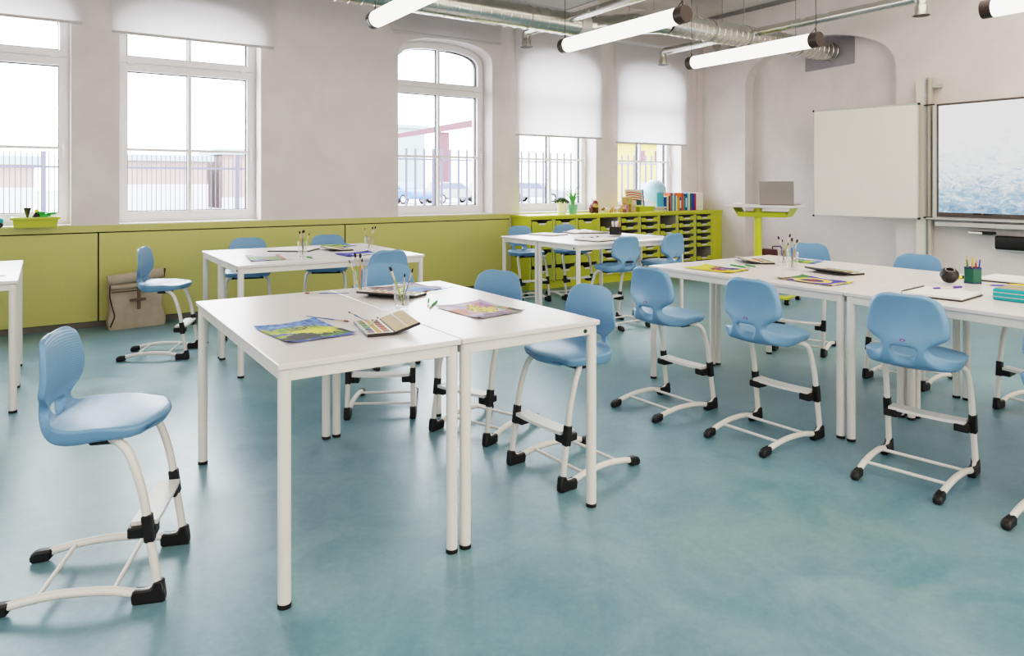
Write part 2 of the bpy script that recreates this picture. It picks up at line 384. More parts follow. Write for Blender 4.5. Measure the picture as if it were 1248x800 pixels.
# ------------------------------------------------------------------ windows
FY = YW+.225
def window(k, a, b, handle=True):
    root = bpy.data.objects.new('window_%d' % k, None); COL.objects.link(root); root['kind'] = 'structure'
    c = (a+b)/2; hw = (b-a)/2+.02; root.location = (c, FY, SILL)
    z0 = 0.0; zs = 2.48-SILL                      # split between lower sash and top light
    ap = [(x, z-SILL+.02) for x, z in arch_pts(hw)]
    def ring(outer, inner, y0, y1):
        m = MB(); n = len(outer)
        vs = [(x, y0, z) for x, z in outer]+[(x, y0, z) for x, z in inner]+[(x, y1, z) for x, z in outer]+[(x, y1, z) for x, z in inner]
        fs = []
        for i in range(n):
            j = (i+1) % n
            fs += [(i, j, n+j, n+i), (2*n+i, 3*n+i, 3*n+j, 2*n+j), (i, 2*n+i, 2*n+j, j), (n+i, n+j, 3*n+j, 3*n+i)]
        return m.add(vs, fs)
    full = [(-hw, z0), (hw, z0)] + [(x, z) for x, z in ap[::-1]]
    def inset(poly, d, zb=None):
        cx = 0; zt = max(p[1] for p in poly); zl = min(p[1] for p in poly); w = max(p[0] for p in poly)
        cz = (zt+zl)/2; h = (zt-zl)/2
        return [(x*(w-d)/w, cz+(z-cz)*(h-d)/h) for x, z in poly]
    # fixed frame, lower sash, top light
    o = ring(full, inset(full, .045), 0, .07); obj('window_frame', o, M['white'], root)
    il = hw-.04
    obj('transom_bar', MB().bx(-hw+.03, hw-.03, .004, .066, zs-.035, zs+.035), M['white'], root)
    low = [(-il, .04), (il, .04), (il, zs-.006), (-il, zs-.006)]
    sash = obj('lower_sash', ring(low, inset(low, .068), -.012, .05), M['white'], root)
    topo = [(-il, zs+.006), (il, zs+.006)] + [(x*il/hw, z-.04) for x, z in ap[::-1]]
    top = obj('top_light', ring(topo, inset(topo, .062), -.012, .05), M['white'], root)
    gl = il-.066
    for nm, s_, lo, hi, mid, poly in (('lower', sash, .105, zs-.07, .71, low), ('top', top, zs+.066, 2.07, None, topo)):
        pin = inset(poly, .066)
        obj('pane', MB().add([(x, .028, z) for x, z in pin], [tuple(range(len(pin)))]), M['glass'], s_, smooth=0)
        m = MB().bx(-.016, .016, -.008, .03, min(z for x, z in pin), max(z for x, z in pin))
        if mid: m.bx(-gl, gl, -.007, .029, mid-.013, mid+.013)
        obj('glazing_bar', m, M['white'], s_)
        g = ring(pin, inset(pin, .010), .034, .072); m2 = MB(); m2.v, m2.f, m2.mi = g.v, g.f, g.mi
        m2.bx(-.022, .0, .034, .072, min(z for x, z in pin), max(z for x, z in pin))
        obj('gasket', m2, M['gasket'], s_, smooth=0)
    obj('hinge_cover', MB().bx(-il+.07, -il+.13, -.02, 0, zs-.012, zs+.012, .003).bx(il-.13, il-.07, -.02, 0, zs-.012, zs+.012, .003), M['white'], root)
    hx = il-.034; hz = .72
    obj('handle', MB().bx(hx-.012, hx+.012, -.022, -.01, hz-.03, hz+.03, .003).tube([(hx, -.02, hz+.015), (hx, -.05, hz+.02)], .008).tube(spline([(hx-.01, -.05, hz+.022), (hx, -.05, hz+.022), (hx+.004, -.05, hz), (hx+.004, -.048, hz-.10)], 4), .008), M['white'], sash)
    obj('sill_board', MB().bx(-hw+.02, hw-.02, -.225, .0, -.004, .006, .002), M['white'], root)
for i, (a, b) in enumerate(WINS): window(i+1, a, b)

# ------------------------------------------------------------------ roller blinds
def blind(x0, x1, zb, label):
    t = thing('roller_blind', label, 'blind', ((x0+x1)/2, YW-.05, zb), 0, 'white roller blinds over the windows')
    w = (x1-x0)/2; h = 3.34-zb
    m = MB(); N = 10
    vs = []; fs = []
    for i in range(N+1):
        z = h*i/N
        vs += [(-w, .003*math.sin(i*.9), z), (w, .003*math.sin(i*.9), z)]
    for i in range(N): fs.append((2*i, 2*i+1, 2*i+3, 2*i+2))
    obj('fabric', m.add(vs, fs), M['blind'], t)
    obj('bottom_bar', MB().bx(-w, w, -.008, .008, -.022, .004, .003), mat('grey blind bar', '#c9c5c6', .5), t)
    obj('roller', MB().tube([(-w-.02, .012, h), (w+.02, .012, h)], .03, 16), M['white'], t)
blind(-1.17, .293, 2.772, 'white roller blind over the leftmost window, above the lime sill tray')
blind(.526, 1.988, 2.728, 'white roller blind pulled part way over the wide window behind the bag')
blind(3.323, 4.793, 3.075, 'white roller blind rolled up above the fully visible arched window')
blind(5.017, 6.45, 1.949, 'white roller blind lowered half way above the two potted plants')
blind(6.708, 8.144, 1.905, 'white roller blind lowered half way above the globe, nearest the corner')

# ------------------------------------------------------------------ tables
def make_table():
    L, W = 1.395, .643
    t = thing('classroom_table', '', 'table')
    obj('tabletop', MB().bx(0, L, 0, W, TT-.02, TT, .003), M['top'], t)
    m = MB(); a = .012; th = .02; z0, z1 = TT-.058, TT-.02
    m.bx(a, L-a, a, a+th, z0, z1, .002).bx(a, L-a, W-a-th, W-a, z0, z1, .002).bx(a, a+th, a, W-a, z0, z1, .002).bx(L-a-th, L-a, a, W-a, z0, z1, .002)
    obj('apron', m, M['steel'], t)
    for x in (.026, L-.026):
        for y in (.026, W-.026):
            l = obj('leg', MB().tube([(x, y, .012), (x, y, TT-.022)], .0205, 20), M['steel'], t)
            obj('foot_cap', MB().tube([(x, y, 0), (x, y, .014)], .0215, 20), M['black'], l)
    return t
TB = make_table(); first = [TB]
def table(loc, rz, label, plug=False):
    if first: t = first.pop(); t.location = loc; t.rotation_euler = (0, 0, rz)
    else: t = copy_tree(TB); t.location = loc; t.rotation_euler = (0, 0, rz)
    t['label'] = label; t['group'] = 'white classroom tables'
    if plug: obj('coupling_plug', MB().tube([(.008, .07, TT-.04), (.016, .07, TT-.04)], .008, 12), mat('dark green plug', '#1c3a26', .4), t)
    return t
# near block: two tables side by side, long side along Y
table((.597+.643, 2.188, 0), PI/2, 'white table at front left carrying the green and blue landscape painting')
table((1.243+.643, 2.188, 0), PI/2, 'white table at front centre carrying the yellow flower painting', True)
# block by the wall (long along X)
table((1.087, 4.965, 0), 0, 'white table behind the front block, its nearer half holding the blue painting', True)
table((1.087, 5.612, 0), 0, 'white table nearest the lime panels, with two chairs on its far side')
# block by the cabinet
table((4.035, 4.99, 0), 0, 'white table in the back block, holding the notebook with two pens', True)
table((4.035, 5.637, 0), 0, 'white table in the back block nearest the drawer cabinet, holding the open book')
# right block, long along Y
table((3.408+.643, 2.068, 0), PI/2, 'white table at right with the yellow and purple paintings on its near edge')
table((4.055+.643, 2.068, 0), PI/2, 'white table at right nearest the teacher lectern, between two blue chairs beyond it')
table((3.408+.643, .668, 0), PI/2, 'white table at far right carrying the open spiral sketchbook')
table((4.055+.643, .668, 0), PI/2, 'white table at far right carrying the green hexagonal pencil cup')
# left block
table((-1.515, 4.93, 0), 0, 'white table cut by the left edge of the photo, nearer half of its block')
table((-1.515, 5.577, 0), 0, 'white table cut by the left edge of the photo, further half by the panels')

# ------------------------------------------------------------------ chairs
def chair_shell():
    rows = [  # x, z, half width, thickness, hole half-width
        (-.030, .531, .095, .022), (-.021, .543, .122, .026), (-.025, .554, .146, .029), (-.055, .562, .170, .034), (-.115, .562, .189, .041), (-.19, .556, .199, .047),
        (-.255, .551, .202, .053), (-.302, .550, .196, .056), (-.335, .553, .164, .056), (-.357, .562, .119, .048), (-.368, .580, .096, .038), (-.372, .603, .093, .033),
        (-.371, .624, .121, .030), (-.366, .643, .156, .028), (-.361, .664, .172, .027), (-.356, .705, .169, .026), (-.356, .755, .158, .025), (-.362, .795, .143, .024),
        (-.367, .817, .122, .023), (-.371, .828, .092, .022), (-.374, .833, .05, .020)]
    hole = {9: .034, 10: .056, 11: .066}
    n = len(rows); cols = 9
    top = []; bot = []
    for i, (x, z, w, t) in enumerate(rows):
        a = rows[max(i-1, 0)]; b = rows[min(i+1, n-1)]
        tx, tz = b[0]-a[0], b[1]-a[1]; l = math.hypot(tx, tz); tx, tz = tx/l, tz/l
        nx, nz = tz, -tx                              # points to the sitter side (up / forward)
        if i < 2: nx, nz = .55, .83
        h = hole.get(i, .28*w)
        ys = [-w, -(h+(w-h)*.82), -(h+(w-h)*.45), -h, 0, h, h+(w-h)*.45, h+(w-h)*.82, w]
        for y in ys:
            k = (abs(y)/w)**2
            d = ((.020 if i < 16 else .012 if i < 18 else .006)*k if i >= 12 else (.006*k if i >= 5 else -.012*k))
            if 7 <= i < 12: d = .012*k
            fx = -(.040, .040, .034, .020, .008)[i]*k if i < 5 else 0
            top.append((x+nx*d+fx, y, z+nz*d))
            yb = y*(1-.012/w)
            bot.append((x+nx*(d-t)+fx, yb, z+nz*(d-t)))
    N = n*cols; vs = top+bot; fs = []; mi = []
    def idx(i, j, s): return s*N+i*cols+j
    cut = set()
    for i in (9, 10):
        for j in (3, 4): cut.add((i, j))
    for i in range(n-1):
        for j in range(cols-1):
            if (i, j) in cut: continue
            fs.append((idx(i, j, 0), idx(i, j+1, 0), idx(i+1, j+1, 0), idx(i+1, j, 0))); mi.append(1)
            fs.append((idx(i, j, 1), idx(i+1, j, 1), idx(i+1, j+1, 1), idx(i, j+1, 1))); mi.append(0)
    def wall(loop):
        for a, b in zip(loop, loop[1:]+loop[:1]):
            fs.append((idx(*a, 0), idx(*a, 1), idx(*b, 1), idx(*b, 0))); mi.append(0)
    wall([(i, 0) for i in range(n)] + [(n-1, j) for j in range(1, cols)] + [(i, cols-1) for i in range(n-2, -1, -1)] + [(0, j) for j in range(cols-2, 0, -1)])
    wall([(9, 3), (9, 4), (9, 5), (10, 5), (11, 5), (11, 4), (11, 3), (10, 3)])
    m = MB(); m.v = vs; m.f = fs; m.mi = mi
    return m
def make_chair():
    t = thing('student_chair', '', 'chair')
    s = obj('seat_shell', chair_shell(), [M['shell'], M['rib']], t, smooth=80)
    for e in s.data.edges: e.use_edge_sharp = False
    at = s.data.attributes.new('crease_edge', 'FLOAT', 'EDGE')
    mi_ = {}
    for p in s.data.polygons:
        for k in p.edge_keys: mi_.setdefault(k, []).append(p.material_index)
    for e in s.data.edges:
        if sorted(mi_.get(tuple(sorted(e.vertices)), [])) == [0, 1]: at.data[e.index].value = .5 if (s.data.vertices[e.vertices[0]].co.x < -.12 and s.data.vertices[e.vertices[0]].co.z < .815) else .1
    md = s.modifiers.new('sub', 'SUBSURF'); md.levels = 2; md.render_levels = 2
    bake(s)
    for p in s.data.polygons: p.use_smooth = True
    # small oval maker badge on the back
    lg = MB()
    pts = [(.011*math.cos(2*PI*k/20), .006*math.sin(2*PI*k/20)) for k in range(20)]
    lg.prism(pts, 0, .0015, 'z'); lg.m(1)
    tx = text_mesh('vs', .013, .0006); lg.add([(x, y, z+.0018) for x, y, z in tx.v], tx.f)
    rot = Matrix.Rotation(R(-90), 4, 'Z') @ Matrix.Rotation(R(90), 4, 'X')
    lg.xf(Matrix.Translation((-.3985, 0, .632)) @ Matrix.Rotation(R(4), 4, 'Y') @ rot)
    obj('maker_badge', lg, [mat('violet badge', '#6a3a8c', .5), mat('badge lettering', '#f2e6ea', .5)], s)
    obj('seat_mount', MB().bx(-.235, -.15, -.135, .135, .487, .508, .006), M['black'], t)
    for sg in (1, -1):
        path = spline([(-.20, .09*sg, .496), (-.16, .135*sg, .503), (-.128, .162*sg, .492), (-.10, .173*sg, .452), (-.066, .178*sg, .34), (-.045, .180*sg, .2), (-.026, .182*sg, .075), (-.032, .182*sg, .042), (-.06, .182*sg, .031), (-.10, .181*sg, .035), (-.17, .178*sg, .048), (-.29, .172*sg, .052), (-.40, .167*sg, .040), (-.485, .163*sg, .020)], 6)
        obj('runner_leg', MB().tube(path, .0135, 12), M['steel'], t)
        y = .182*sg
        heel = [(-.094, 0), (0, 0), (.002, .014), (-.004, .066), (-.030, .068), (-.040, .046), (-.062, .043), (-.09, .046), (-.097, .03)]
        obj('heel_cap', MB().prism(heel, y-.0165, y+.0165, 'y', .005), M['black'], t)
        y = .163*sg
        tip = [(-.505, .0), (-.44, .006), (-.435, .044), (-.49, .040), (-.507, .026)]
        obj('end_cap', MB().prism(tip, y-.0175, y+.0175, 'y', .007), M['black'], t)
    for x, z in ((-.15, .046), (-.365, .046)):
        obj('crossbar', MB().tube([(x, -.172, z), (x, .172, z)], .0075, 10), M['steel'], t)
    f = MB(); N = 8; vs = []; fs = []
    for i in range(N+1):
        y = -.158+.316*i/N; dz = -.005*(1-(2*i/N-1)**2)
        vs += [(-.105, y, .246+dz), (-.028, y, .246+dz), (-.028, y, .232+dz), (-.105, y, .232+dz)]
    for i in range(N):
        for k in range(4): fs.append((4*i+k, 4*i+(k+1) % 4, 4*i+4+(k+1) % 4, 4*i+4+k))
    fs += [(0, 1, 2, 3), (4*N, 4*N+3, 4*N+2, 4*N+1)]
    fr = obj('footrest', f.add(vs, fs), mat('white footrest board', '#ece9e4', .4), t)
    for sg in (1, -1):
        cl = MB().box((-.049, .180*sg, .232), (.031, .031, .086), .004, Matrix.Rotation(R(-7), 3, 'Y'))
        cl.prism([(-.112, .200), (-.03, .196), (-.03, .233), (-.112, .233)], .178*sg, .118*sg, 'y', .004)
        obj('footrest_clamp', cl, M['black'], fr)
    return t
CHR = make_chair(); cf = [CHR]
def chair(x, y, deg, label):
    a = R(deg)
    if cf: c = cf.pop(); c.location = (x, y, 0); c.rotation_euler = (0, 0, a)
    else: c = copy_tree(CHR); c.location = (x, y, 0); c.rotation_euler = (0, 0, a)
    c['label'] = label; c['group'] = 'blue student chairs with footrests'
chair(.383, 2.63, -20, 'blue student chair alone at the front left of the photo')
chair(.978, 5.911, -22, 'blue student chair in front of the taupe bag, seen from its side')
chair(1.44, 6.2, -103, 'blue student chair behind the wall side table, the left one of its pair')
chair(2.10, 6.2, -114, 'blue student chair behind the wall side table, the right one of its pair')
chair(2.07, 5.13, 94.6, 'blue student chair with its back to the front table block, facing the panels')
chair(1.557, 3.671, -120, 'blue student chair behind the two brush glasses, tucked under the front block')
chair(1.768, 3.174, 200, 'blue student chair at the right side of the front block, further from the camera')
chair(1.813, 2.564, 183, 'blue student chair at the right side of the front block, nearest the camera')
chair(3.284, 2.965, 1.5, 'blue student chair seen from behind, leftmost of three along the right table')
chair(3.358, 2.338, 3, 'blue student chair seen from behind, middle of three along the right table')
chair(3.508, 1.68, 9.5, 'blue student chair in front of the open spiral sketchbook, seen from behind')
chair(3.535, 1.025, 0, 'blue student chair of which only a runner tip shows at the lower right edge')
chair(4.61, 1.675, 180, 'blue student chair beyond the right table, partly cut off by the right edge')
chair(4.83, 3.30, 200, 'blue student chair beyond the right table, near the lectern')
chair(4.613, 2.46, 181.5, 'blue student chair beyond the right table, below the whiteboard column')
chair(4.52, 6.31, -93, 'blue student chair by the cabinet, in front of the lime end panel')
chair(5.09, 6.24, -97, 'blue student chair by the cabinet, in front of the deep drawers')
chair(4.47, 5.16, 88, 'blue student chair on the near side of the back block, left one of the pair')
chair(5.085, 5.20, 94, 'blue student chair on the near side of the back block, right one of the pair')

# ------------------------------------------------------------------ drawer cabinet
CX0, CY0 = 4.965, 7.075
UW = 1.105
def poly_front(w, h, notch):
    a = w/2
    return [(-a*.94, 0), (a*.94, 0), (a, h*.88), (a, h), (a*.55, h), (a*.36, h-notch), (-a*.36, h-notch), (-a*.55, h), (-a, h), (-a, h*.88)]
def tray_proto(deep):
    h = .156 if deep else .060; w = .318
    m = MB().prism(poly_front(w, h, .028 if deep else .026), -.012, 0, 'y', .002)
    m.m(1).bx(-w/2*.9, w/2*.9, 0, .34, .004, h-.036)  # dark body colour paints in the shade of the gaps above trays
    t = obj('drawer_tray', m, [M['limed'], mat('tray body with painted shade', '#34361a', .7)])
    l = MB().prism([(-.050, 0), (.050, 0), (.058, .022), (-.058, .022)], -.017, -.010, 'y', .002)
    obj('label_holder', l, mat('white label strip', '#dcdcd6', .5), t, (0, 0, h-.047 if deep else h-.043))
    return t
protos = {True: tray_proto(True), False: tray_proto(False)}
used = {True: False, False: False}
cab_lbl = ['lime tray cabinet with deep drawers, at the end beside the wall panels', 'middle lime tray cabinet with shallow drawers, under the letter blocks', 'lime tray cabinet with shallow drawers, under the row of books near the corner']
PL = .075; ROW = .0985
for u in range(3):
    t = thing('tray_cabinet', cab_lbl[u], 'cabinet', (CX0+u*UW, CY0, 0), 0, 'lime tray cabinets along the window wall')
    D = YW-CY0-.003
    m = MB().bx(0, .018, 0, D, PL, CT-.032, .002).bx(UW-.02, UW-.002, 0, D, PL, CT-.032, .002)
    m.bx(.018, UW-.02, 0, D, PL, PL+.018)
    m.m(1).bx(.018, UW-.02, D-.015, D, PL, CT-.032).m(0)
    m.bx(.018, UW-.02, 0, D, CT-.05, CT-.032)
    for k in (1, 2):
        x = UW*k/3; m.bx(x-.014, x+.014, 0, D, PL, CT-.04, .002)
    obj('carcass', m, [M['lime'], mat('grey cabinet back', '#8d8a7a', .7)], t)
    obj('plinth', MB().bx(0, UW-.002, .012, D, 0, PL), M['lime'], t)
    for k in range(3):
        xc = UW*(k+.5)/3
        r = MB()
        for s in (-1, 1): r.bx(xc+s*.163-.006, xc+s*.163+.006, .006, .3, PL+.03, CT-.06)
        obj('runner_rail', r, M['lgrey'], t)
        rows = range(0, 8, 2) if u == 0 else range(8)
        for q in rows:
            if u == 1 and k == 0 and q == 7: continue
            if u == 2 and k == 0 and q == 7: continue
            if u == 2 and k == 2 and q == 2: continue
            p = protos[u == 0]
            if not used[u == 0]: d = p; used[u == 0] = True
            else: d = copy_tree(p)
            d.parent = t; d.location = (xc, .004, PL+.022+q*ROW+(.0 if u else .004))
tag(obj('cabinet_worktop', MB().bx(CX0-.012, XB-.005, CY0-.018, YW-.002, CT-.032, CT, .003), M['lime']), 'long lime worktop lying over the tray cabinets', 'worktop')
tag(obj('filler_panel', MB().bx(CX0+3*UW+.004, XB-.012, CY0, YW-.004, 0, CT-.034, .002), M['lime']), 'plain lime filler panel closing the cabinet row at the corner', 'panel')

# ------------------------------------------------------------------ things on the cabinet
t = thing('potted_succulent', 'dark green succulent in a white pot on the cabinet', 'potted plant', (5.655, 7.32, CT))
obj('pot', MB().lathe([(.056, 0), (.079, .155), (.081, .16), (.073, .16), (.069, .146), (0, .146)], 24), M['potw'], t)
m = MB()
for i in range(46):
    a = i*2.4; r = .012+.072*(i/46)**.8; z = .205-.045*(i/46)
    q = Matrix.Rotation(a, 3, 'Z') @ Matrix.Rotation(R(25+40*i/46), 3, 'Y')
    m.ell((r*math.cos(a), r*math.sin(a), z-.015), (.011, .014, .034), 8, 6, q)
obj('foliage', m, M['leaf'], t); obj('soil', MB().lathe([(0, .15), (.068, .15)], 20), M['soil'], t)
t = thing('potted_aloe', 'spiky pale green aloe in a small green and white pot', 'potted plant', (5.81, 7.29, CT))
obj('pot', MB().lathe([(.05, 0), (.066, .115), (.067, .12), (.06, .12), (.056, .105), (0, .105)], 24), M['potg'], t)
m = MB()
for i in range(15):
    a = i*2.4; l = .15+.24*random.random()*(1 if i % 2 else .7); bend = .25+.55*random.random()
    pts = [(.01*math.cos(a)+math.cos(a)*bend*l*s*s*.8, .01*math.sin(a)+math.sin(a)*bend*l*s*s*.8, .11+l*s*(1-.35*bend*s)) for s in (0, .25, .5, .75, 1)]
    m.tube(pts, [.010, .010, .008, .005, .001], 6)
obj('foliage', m, M['aloe'], t); obj('soil', MB().lathe([(0, .111), (.05, .111)], 20), M['soil'], t)

t = thing('toy_bull', 'maroon and white toy bull standing on the lime cabinet', 'toy', (6.18, 7.30, CT), R(-118))
m = MB().ell((-.02, 0, .105), (.085, .055, .062), 20, 12).ell((.062, 0, .125), (.045, .046, .05), 16, 10)
obj('body', m, [mat('maroon white toy', '#6e2029', .3, var=.6, vscale=9)], t)
for x in (-.07, .045):
    for y in (-.03, .03): obj('leg', MB().tube([(x, y, 0), (x, y, .08)], [.02, .024], 10), M['maroon'], t)
obj('muzzle', MB().ell((.098, 0, .105), (.022, .034, .03), 12, 8), mat('tan muzzle', '#b99a63', .5), t)
for y in (-.032, .032): obj('horn', MB().tube(spline([(.055, y, .165), (.06, y*1.25, .185), (.06, y*1.1, .2)], 3), [.009]*6+[.003], 8), mat('cream horn', '#d9c58f', .4), t)

def animal(loc, rz, label, mb_, ml, s=1.0):
    t = thing('toy_animal', label, 'toy', loc, rz, 'small wooden animals on the cabinet')
    obj('body', MB().ell((0, 0, .042*s), (.034*s, .015*s, .018*s)).ell((.034*s, 0, .058*s), (.014*s, .011*s, .013*s)).tube([(.02*s, 0, .045*s), (.034*s, 0, .058*s)], .011*s, 8), mb_, t)
    for x in (-.022, .02):
        for y in (-.008, .008): obj('leg', MB().tube([(x*s, y*s, 0), (x*s, y*s, .036*s)], .0055*s, 8), ml, t)
animal((6.335, 7.30, CT), .3, 'small brown and white toy animal, nearest the maroon bull', M['woodd'], M['white'])
animal((6.44, 7.30, CT), 2.8, 'small white toy animal, second from the maroon bull', M['white'], M['wood'])
animal((6.50, 7.31, CT), .2, 'small ochre wooden toy animal beside the white one', M['wood'], M['wood'])
animal((6.585, 7.29, CT), -.4, 'small pale pink toy animal with a white head', M['white'], M['pink'], 1.25)
animal((6.672, 7.23, CT), .5, 'small tan toy animal standing against the letter block with M', M['pink'], M['woodd'], 1.25)

def block(loc, rz, ch, fc, lc, label):
    t = thing('letter_block', label, 'toy block', loc, rz, 'wooden letter blocks')
    s = .105
    obj('cube_body', MB().bx(-s/2, s/2, -s/2, s/2, 0, s, .004), M['wood'], t)
    obj('face_panel', MB().bx(-s*.42, s*.42, -s/2-.0015, -s/2+.001, s*.08, s*.92, .001), mat(fc+' face', fc, .6), t)
    x = text_mesh(ch, .1, .001).xf(Matrix.Translation((0, -s/2-.003, s*.5)) @ Matrix.Rotation(R(90), 4, 'X'))
    obj('letter', x, mat(lc+' letter', lc, .6), t)
block((6.735, 7.32, CT), R(-6), 'M', '#dca9b4', '#8a55b5', 'wooden block with a purple letter M')
block((6.862, 7.31, CT), R(5), 'B', '#dfb878', '#6c9fc8', 'wooden block with a blue letter B')
block((6.80, 7.32, CT+.105), R(-3), 'U', '#d9bd78', '#6fae7c', 'wooden block with a green letter U, on top of two blocks')

def tray_box(loc, rz, L, W, H, label, name='storage_tray'):
    t = thing(name, label, 'tray', loc, rz)
    a, b = L/2, W/2; k = .93
    m = MB()
    o = [(-a*k, -b*k, 0), (a*k, -b*k, 0), (a*k, b*k, 0), (-a*k, b*k, 0), (-a, -b, H), (a, -b, H), (a, b, H), (-a, b, H)]
    i_ = [(x*.96, y*.94, z+.004 if z < .01 else z) for x, y, z in o]
    m.add(o+i_, [(0, 3, 2, 1), (0, 1, 5, 4), (1, 2, 6, 5), (2, 3, 7, 6), (3, 0, 4, 7), (8, 9, 10, 11), (8, 12, 13, 9), (9, 13, 14, 10), (10, 14, 15, 11), (11, 15, 12, 8), (4, 5, 13, 12), (5, 6, 14, 13), (6, 7, 15, 14), (7, 4, 12, 15)])
    obj('tub', m, M['limed'], t)
    r = MB(); e = .016
    r.bx(-a-e, a+e, -b-e, -b+.004, H-.018, H+.002, .002).bx(-a-e, a+e, b-.004, b+e, H-.018, H+.002, .002).bx(-a-e, -a+.004, -b, b, H-.018, H+.002, .002).bx(a-.004, a+e, -b, b, H-.018, H+.002, .002)
    obj('rim', r, M['limed'], t); return t
tray_box((7.09, 7.33, CT), 0, .27, .20, .075, 'low lime storage tray on the cabinet under the picture book')

t = thing('picture_book', 'white picture book with orange wavy stripes, propped upright above the lime tray', 'book', (7.04, 7.42, CT+.077), R(-3))
t.rotation_euler = (R(-8), 0, R(-3))
obj('cover', MB().bx(-.16, .16, -.02, 0, 0, .235, .001), mat('ivory cover', '#e2dccd', .5), t)
m = MB()
for k in range(4):
    z = .07+.032*k; vs = []; fs = []
    for i in range(13):
        x = -.15+.28*i/12; dz = .018*math.sin(i/12*3.0+k*.25)-.004*i*(.6-k*.3)*.4
        vs += [(x, -.0215, z+dz), (x, -.0215, z+dz+.016)]
    for i in range(12): fs.append((2*i, 2*i+2, 2*i+3, 2*i+1))
    m.add(vs, fs)
obj('wavy_stripes', m, mat('orange print', '#c95a22', .5), t, smooth=0)
obj('print_block', MB().bx(.02, .11, -.0225, -.02, .01, .085), mat('dark teal print', '#1f4d58', .5), t)
obj('spine', MB().bx(.15, .172, -.022, .003, 0, .237, .002), mat('blue spine', '#20508c', .4), t)

t = thing('globe', 'pale blue globe standing on the window sill behind the books', 'globe', (7.60, 7.585, SILL+.008), R(20))
obj('ball', MB().ell((0, 0, .262), (.172, .172, .172), 40, 24), M['globe'], t)
obj('foot', MB().lathe([(.09, 0), (.09, .012), (.02, .03), (.012, .05), (.012, .09), (0, .09)], 24), M['gstand'], t)
ar = [(.185*math.sin(a), 0, .262-.185*math.cos(a)) for a in [PI*i/16 for i in range(17)]]
obj('meridian_arc', MB().tube(ar, .005, 8), M['gstand'], t)

# flat stack under the cyan folder
def book(loc, rz, w, d, h, cm, label, group, lie=False, tilt=0.0, two=None):
    t = thing('book', label, 'book', loc, rz, group)
    if tilt: t.rotation_euler = (0, tilt, rz)
    if lie:
        c = MB().bx(0, w, 0, d, 0, .004).bx(0, w, 0, d, h-.004, h).bx(0, w, -.002, .002, 0, h, .001)
        p = MB().bx(.004, w-.004, .003, d-.004, .003, h-.003)
    else:
        c = MB().bx(0, .0025, 0, d, 0, h).bx(w-.0025, w, 0, d, 0, h).bx(0, w, -.002, .002, 0, h, .001)
        p = MB().bx(.0022, w-.0022, .002, d-.004, .003, h-.005)
    obj('cover', c, cm, t); obj('pages', p, M['wht'], t)
    if two: obj('spine_label', MB().bx(w*.12, w*.88, -.0032, -.0015, h*two[0], h*two[1]), two[2], t)
    return t
gS = 'books lying flat left of the standing row'
book((7.25, 7.24, CT), 0, .24, .17, .022, mat('cream cover', '#d8d2b8', .5), 'cream book lying flat, lowest of the small stack', gS, True)
book((7.255, 7.245, CT+.022), .04, .23, .165, .02, mat('grey cover', '#b9b3b0', .5), 'grey book lying flat in the middle of the small stack', gS, True)
book((7.25, 7.24, CT+.042), -.03, .235, .16, .024, mat('pale blue white cover', '#cfd5de', .5), 'pale book lying flat, topmost of the small stack', gS, True)
t = thing('folder_box', 'cyan folder standing upright in front of the globe', 'folder', (7.335, 7.27, CT+.066))
obj('front', MB().bx(0, .135, 0, .022, 0, .2, .002), M['cyan'], t)
gB = 'books standing in a row on the cabinet'
cols = {k: mat(k+' book', v, .45) for k, v in dict(blue='#2456a8', cream='#e3d9a8', navy='#232c5a', orange='#d9561d', teal='#1d86a3', ivory='#ded9cc', white='#e8e6e0', yellow='#ecc21c', azure='#5db7de', green='#1d6b35', royal='#3040a0', red='#c2202c', amber='#e8992a').items()}
BK = [(.030, .205, 'blue', 'blue book, first at the left end of the standing row'), (.032, .215, 'cream', 'cream book, second from the left in the standing row'), (.024, .215, 'navy', 'navy book between the cream book and the tall orange one'),
      (.020, .262, 'orange', 'tall narrow orange book left of the first tall teal one'), (.030, .262, 'teal', 'tall teal book with a black top, left of the tall ivory one'), (.028, .262, 'ivory', 'tall ivory book between two teal books'), (.030, .24, 'teal', 'teal book right of the tall ivory one'),
      (.022, .22, 'white', 'white book left of the yellow one in the standing row'), (.022, .212, 'yellow', 'yellow book with a red top in the standing row'), (.022, .205, 'amber', 'amber book right of the yellow one'), (.036, .2, 'blue', 'blue book with a white spine label, leaning beside the wide orange one'),
      (.040, .262, 'orange', 'wide orange book in the middle of the standing row'), (.036, .246, 'teal', 'teal book with a dark top, right of the wide orange one'), (.026, .246, 'navy', 'navy book with a white spine label'), (.030, .262, 'azure', 'tall light blue book left of the white one near the binders'),
      (.024, .258, 'white', 'narrow white book left of the green one'), (.036, .255, 'green', 'green book with a red foot label'), (.056, .255, 'royal', 'thick royal blue book between the green and red ones'), (.028, .255, 'red', 'red book next to the white binders')]
x = 7.475; total = sum(b[0] for b in BK); sc = (8.125-7.475)/total
for w, h, c, lb in BK:
    two = None
    if 'label' in lb and 'white' in lb: two = (.2, .75, cols['white'])
    if 'red foot' in lb: two = (.05, .13, cols['red'])
    if 'black top' in lb or 'dark top' in lb: two = (.88, .99, cols['navy'])
    if 'red top' in lb: two = (.88, .99, cols['red'])
    book((x, 7.25, CT), 0, w*sc-.0015, .16, h, cols[c], lb, gB, two=two); x += w*sc
